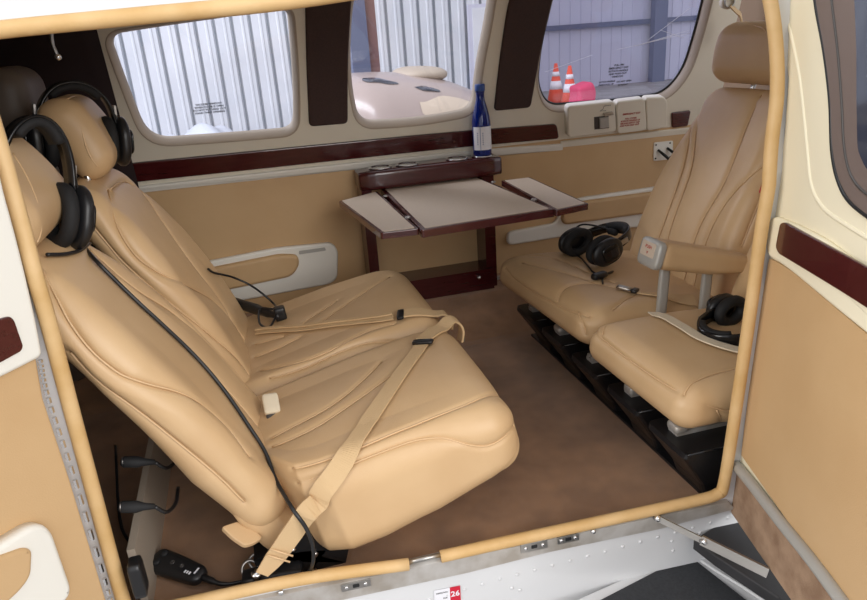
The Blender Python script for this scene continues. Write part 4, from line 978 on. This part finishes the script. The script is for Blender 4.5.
# near belt
pA, nA = belt_on([KLN], [(318, 500), (330, 481), (348, 455), (366, 428), (384, 401), (404, 372), (421, 348)], .0055)
low = [atY((262, 574), .030), atY((275, 558), .028), atY((292, 534), .026), atY((306, 514), .026)]
t = thing('seat_belt', pA[12], 'beige lap belt strap running from the floor by the door across the near left cushion', 'seat belt', 'beige seat belts')
nl = np.array([[.35, -.9, .3]]*4)
webbing(t, np.concatenate([low, pA]), np.concatenate([nl, nA]), [.022, .034, .037, .037]+list(np.linspace(.036, .029, len(pA))))
pB, nB = onskin([KLN], [(424, 344), (434, 332), (444, 323)], .009)
e0 = pB[-1]; free = np.array([e0+[.022, .014, .008], e0+[.040, .018, -.002], e0+[.046, .016, -.022], e0+[.040, .012, -.045]])
webbing(t, np.concatenate([pB, free]), np.concatenate([nB, [[.3, 0, 1], [.8, 0, .5], [1, 0, 0], [1, 0, -.2]]]), .032, 'belt', .004, 'loose_end')
def slider(t, P, N, T, w):
    ey = np.cross(N, T); fr = Frame(P, ey, T); g = G()
    g.rbox(fr, (w, .016, .008), (.003, .003, .003), 4); return g.build('slider', 'black', t, 'black plastic slider')
slider(t, onskin([KLN], [(423.5, 345)], .008)[0][0], nA[-1], nrm(pA[-1]-pA[-2]), .043)
g = G(); g.rbox(Frame(free[-1]+[.006, 0, .01], (0, 1, 0), (0, 0, 1)), (.018, .02, .005), (.002, .002, .002), 4); g.build('tongue', 'steel', t)
# stitched belt end, anchor hardware
g = G()
for p in ((267, 555), (270, 549)):
    a = atY(p, .024); b = atY((p[0]+23, p[1]+7), .020); g.tube([a, b], .0016, 6)
g.build('stitching', 'piping', t)
t2 = thing('belt_anchor', atY((278, 578), .03), 'black belt anchor fitting with a steel ring on the floor beside the sill', 'anchor')
g = G(); q = atZ((272, 574), .035); g.rbox(Frame(q+[.0, .01, -.008], (1, -.1, 0), (0, 1, 0)), (.10, .035, .018), (.008, .008, .007), 6); g.build('base', 'black', t2)
for p, rr_ in (((250, 569), .013), ((256, 561), .011)):
    g = G(); q2 = atZ(p, .03); a_ = np.linspace(0, 2*math.pi, 22, endpoint=False); g.tube(np.column_stack([q2[0]+rr_*np.cos(a_), q2[1]+rr_*.8*np.sin(a_), q2[2]+rr_*.7*np.sin(a_)]), .0026, 7, True); g.build('ring', 'steel', t2)
g = G(); g.lathe([(.006, 0), (.006, .016), (.009, .018), (.008, .024), (0, .025)], atZ((257, 581), .03), (.1, -.3, 1), 14); g.build('bolt', 'chrome', t2)
# far belt
pC, nC = belt_on([KLF], [(258, 334), (285, 332), (310, 330), (340, 326), (370, 323), (394, 319)], .0055)
t = thing('seat_belt', pC[8], 'beige lap belt strap lying folded across the far left cushion', 'seat belt', 'beige seat belts')
webbing(t, pC, nC, np.interp(np.linspace(0, 1, len(pC)), [0, .7, 1], [.015, .015, .026])); webbing(t, pC+nC*.004+np.array([0, .012, 0]), nC, .010, 'belt', .003, 'fold')
pD, nD = onskin([KLF], [(400, 318), (410, 315), (422, 314), (434, 317)], .009)
e0 = pD[-1]; webbing(t, np.concatenate([pD, [e0+[.018, -.004, .0], e0+[.030, -.008, -.018], e0+[.028, -.01, -.035]]]), np.concatenate([nD, [[.6, 0, .8], [1, 0, .2], [1, 0, -.2]]]), .036, 'belt', .004, 'loose_end')
slider(t, onskin([KLF], [(400.5, 318.5)], .009)[0][0], nC[-1], nrm(pC[-1]-pC[-2]), .042)
# cream buckle between the left cushions
t = thing('belt_buckle', atZ((270, 405), .25), 'pale grey belt buckle standing between the two left cushions', 'buckle')
q = atZ((271, 404), .225); fb = Frame(q, (1, .1, -.1), (0, .8, .5)); g = G(); g.rbox(fb, (.030, .042, .014), (.005, .005, .004), 6); g.build('body', 'belt_pale', t)
g = G(); g.rbox(move(fb, .001, -.024, -.006), (.026, .012, .012), (.003, .003, .003), 4); g.build('slot_end', 'charcoal', t)
g = G(); g.strip([fb.at(0, -.02, -.008), fb.at(-.0, -.05, -.03)], fb.ex, .022, .004); g.build('strap', 'belt', t)

# right side belts
pE, nE = belt_on([KRN], [(650, 314), (664, 318), (680, 327), (696, 338), (716, 347), (738, 353)], .006)
t = thing('seat_belt', pE[2], 'pale belt strap lying across the near right cushion under the headset', 'seat belt', 'beige seat belts')
webbing(t, pE, nE, .026, 'belt_pale')
pF, nF = belt_on([KRF], [(632, 292), (645, 294), (660, 297), (676, 300), (694, 302)], .005)
t = thing('seat_belt', pF[2], 'tan belt strap with a small metal tongue on the right cushion beside the armrest', 'seat belt', 'beige seat belts')
webbing(t, pF, nF, np.linspace(.008, .034, len(pF)))
tq, tn = onskin([KRF], [(625, 290), (633, 293)], .008); fr = Frame(tq[0], tq[1]-tq[0], np.cross(tn[0], tq[1]-tq[0])); g = G(); g.rbox(fr, (.036, .02, .008), (.003, .003, .003), 4); g.build('tongue', 'steel', t, 'steel belt tongue')
g = G(); g.rbox(move(fr, .026, 0, 0), (.014, .026, .010), (.003, .003, .003), 4); g.build('slider', 'black', t)
t = thing('belt_buckle', atY((734, 300), .34), 'red belt buckle lever behind the armrest posts by the right door post', 'buckle')
q = atY((736, 292), .37); g = G(); g.rbox(Frame(q, (0, 1, 0), (.05, 0, 1)), (.012, .05, .010), (.004, .004, .004), 6); g.build('lever', 'red', t)
g = G(); g.rbox(Frame(q+[-.006, 0, -.025], (1, 0, 0), (0, 1, 0)), (.032, .02, .014), (.004, .004, .004), 6); g.build('release', 'red', t)
g = G(); g.rbox(Frame(q+[-.03, .0, -.035], (1, 0, 0), (0, 1, 0)), (.07, .03, .022), (.005, .005, .005), 6); g.build('body', 'black', t)
q = atY((768, 183), .33); g = G(); g.rbox(Frame(q, (.35, 0, 1), (0, 1, 0)), (.05, .03, .006), (.004, .004, .0029), 5); g.build('red_tag', 'label_red', None, 'dark red tag hanging beside the right seat backrest at the door post', 'tag')

# headset lying on the far right cushion
hq, hn = onskin([KRF], [(592, 262)], 0.)
ctr = hq[0]+np.array([.012, .03, .042])
HR = headset(MX(ctr, (.12, -1, .05), (1, .16, .30)), 'black headset lying on the far right cushion, coiled cable beside it', half=.062, height=.105, mic=False, cs=1.1)
mb = [ctr+np.array(v) for v in ((-.01, .09, .02), (.02, .085, .035), (.06, .045, .03), (.075, .02, .022))]; g = G(); g.tube(spl(np.array(mb), 6), .0028, 8); g.build('mic_boom', 'black', HR)
g = G(); g.rbox(Frame(mb[-1], (.6, -.8, -.2), (0, 0, 1)), (.032, .018, .018), .0085, 6); g.build('mic_muff', 'black_soft', HR)
cp, cn_ = onskin([KRF], [(574, 251), (564, 252), (558, 247), (562, 243), (572, 246), (582, 258), (592, 270), (588, 276), (598, 278), (616, 275), (620, 268), (608, 272), (597, 281), (602, 284)], .006)
g = G(); g.tube(spl(cp, 6), .0026, 8); g.build('cable', 'black', HR)
g = G(); q = onskin([KRF], [(599, 279)], .010)[0][0]; g.rbox(Frame(q, (1, .3, 0), (0, 1, 0)), (.045, .02, .016), (.006, .006, .006), 6); g.build('plug', 'black', HR)
# headset on the near right cushion, band towards the camera
hq, hn = onskin([KRN], [(735, 335)], 0.)
ctr = hq[0]+np.array([.036, .012, .024])
headset(MX(ctr, (.15, -1, .0), (-1, -.35, -.12)), 'black headset on the near right cushion, partly hidden by the right door post', half=.056, height=.10, mic=False, cs=.92)

# near headset: cable down the backrest, loop below the cup, control box on the floor
def skinpath(keys, ps, off): return onskin(keys, ps, off)[0]
ca = np.concatenate([[atY((84, 246), .33)], skinpath([KBN], [(92, 262), (110, 280), (132, 302), (160, 326), (188, 350), (208, 372), (226, 396), (245, 424), (262, 452)], .006),
    [atY((276, 480), .10), atY((292, 508), .03), atY((306, 528), .015), atY((313, 548), .012), atY((312, 566), .018), atY((304, 578), .05)]])
g = G(); g.tube(spl(ca, 8), .0034, 8); g.build('cable', 'black', HN)
lp_ = skinpath([KBN], [(88, 246), (80, 256), (64, 261), (46, 260)], .008)
g = G(); g.tube(spl(lp_, 8), .0030, 8); g.build('cable_loop', 'black', HN)
cb = atZ((178, 568), .02); d_ = nrm(atZ((210, 580), .02)-atZ((146, 556), .02)); fb = Frame(cb, d_, np.cross([0, -.25, 1], d_))
g = G()
def fbx(V): f = V[:, 0]/.116; return np.column_stack([V[:, 0], V[:, 1]*(1-.35*np.clip(f+.15, 0, 1)), V[:, 2]*(1-.2*f)])
g.rbox(fb, (.116, .044, .024), (.014, .014, .009), fn=fbx, seg=(20, 10, 8)); cbx = g.build('control_box', 'black', HN, 'black inline control box')
for k, (u, v) in enumerate(((-.028, .008), (-.028, -.008))):
    g = G(); g.lathe([(.007, 0), (.007, .004), (.005, .0055), (0, .006)], fb.at(u*1.3, v*1.2, .0105), fb.ez, 16); g.build('volume_wheel', 'black_soft', cbx)
for u, v, rr_ in ((-.006, .0, .0042), (.011, .0, .0038)):
    g = G(); g.lathe([(rr_, 0), (rr_, .0012), (rr_*.7, .0016), (rr_*.7, .001), (0, .001)], fb.at(u*1.3, v, .0112), fb.ez, 14); g.build('button', 'charcoal', cbx)
for u, v in ((.022, -.007), (.026, -.007), (.030, -.007)):
    g = G(); g.box(move(fb, u*1.3, v, .0115), (-.0012, -.0025, 0), (.0012, .0025, .0012)); g.build('switch', 'paper', cbx)
for u in (.036,):
    g = G(); g.box(move(fb, u*1.3, .001, .0108), (-.0015, -.006, 0), (.0012, .006, .0008)); g.build('mark', 'paper', cbx)
g = G(); g.tube(spl(np.array([atZ((118, 470), .05)+[0, .03, .04], atZ((120, 520), .04), atZ((134, 546), .022), atZ((146, 556), .02), fb.at(-.058, 0, 0)]), 6), [.0028]*14+[.0034]*4+[.006]*7, 8); g.build('cord', 'black', HN)
g = G(); g.tube(spl(np.array([fb.at(.056, 0, 0), atZ((222, 584), .016), atZ((240, 582), .012), atZ((258, 578), .014), atZ((290, 574), .015), atZ((304, 576), .018)]), 6), [.006]*4+[.004]*4+[.003]*23, 8); g.build('cord', 'black', HN)
# jacks on the grey side panel
for p, lb in (((124, 462), 'upper black headset plug in the side panel left of the near seat'), ((122, 507), 'lower black headset plug in the side panel, its cable looping to the floor')):
    q = atX(p, -.255); t = thing('headset_plug', q, lb, 'plug', 'black plugs in the side panel')
    g = G(); g.lathe([(.005, -.005), (.009, 0), (.009, .02), (.006, .03), (.004, .045), (0, .046)], q, (1, 0, -.25), 16); g.build('body', 'black_soft', t)
    g = G(); a = q+np.array([.044, 0, -.012]); g.tube(spl(np.array([a, a+[.012, .01, -.02], a+[.02, .05, -.035], a+[.02, .10, -.04]]), 6), .003, 8); g.build('cable', 'black', t)
    g = G(); g.lathe([(.008, -.001), (.008, .001), (.006, .002), (0, .002)], q-[0.001, 0, 0], (1, 0, 0), 16); g.build('jack_ring', 'steel', t)
q = atX((138, 577), -.25); g = G(); g.rbox(Frame(q, (0, 1, 0), (0, 0, 1)), (.03, .06, .02), (.005, .005, .005), 6); g.build('latch_block', 'black', None, 'small black latch block low on the side panel by the left door post', 'latch')

# far headset: thin cable over the far backrest and its plug cluster beside the far cushion
fc_ = np.concatenate([skinpath([KBF], [(208, 268), (214, 272)], .004), [atY((232, 277), .84), atY((250, 285), .85), atY((264, 295), .86), atY((274, 304), .84), onskin([KLF], [(281, 315)], .02)[0][0]]])
g = G(); g.tube(spl(fc_, 8), .0028, 8); g.build('cable', 'black', HF)
q1 = onskin([KLF], [(281, 320)], .012)[0][0]; q0 = atY((234, 302), .865)
g = G(); g.tube(spl(np.array([q0, q0+(q1-q0)*.35, q0+(q1-q0)*.7, q1]), 4), [.013]*4+[.0135]*3+[.011]*3+[.008]*3, 12); cbf = g.build('control_box', 'black', HF, 'black tapered control box')
g = G(); q2 = onskin([KLF], [(283, 318)], .016)[0][0]; g.rbox(Frame(q2, (1, 0, .1), (0, 0, 1)), (.028, .034, .026), (.005, .005, .005), 6); g.build('clip', 'black', cbf)
g = G(); g.tube(spl(np.array([q2+[-.01, 0, -.005], onskin([KLF], [(270, 328)], .006)[0][0], onskin([KLF], [(262, 330)], .006)[0][0]+[0, .01, .01], q0+(q1-q0)*.6+[0, -.015, .01], q2+[-.015, .01, .01]]), 6), .0026, 8); g.build('cable_loop', 'black', HF)
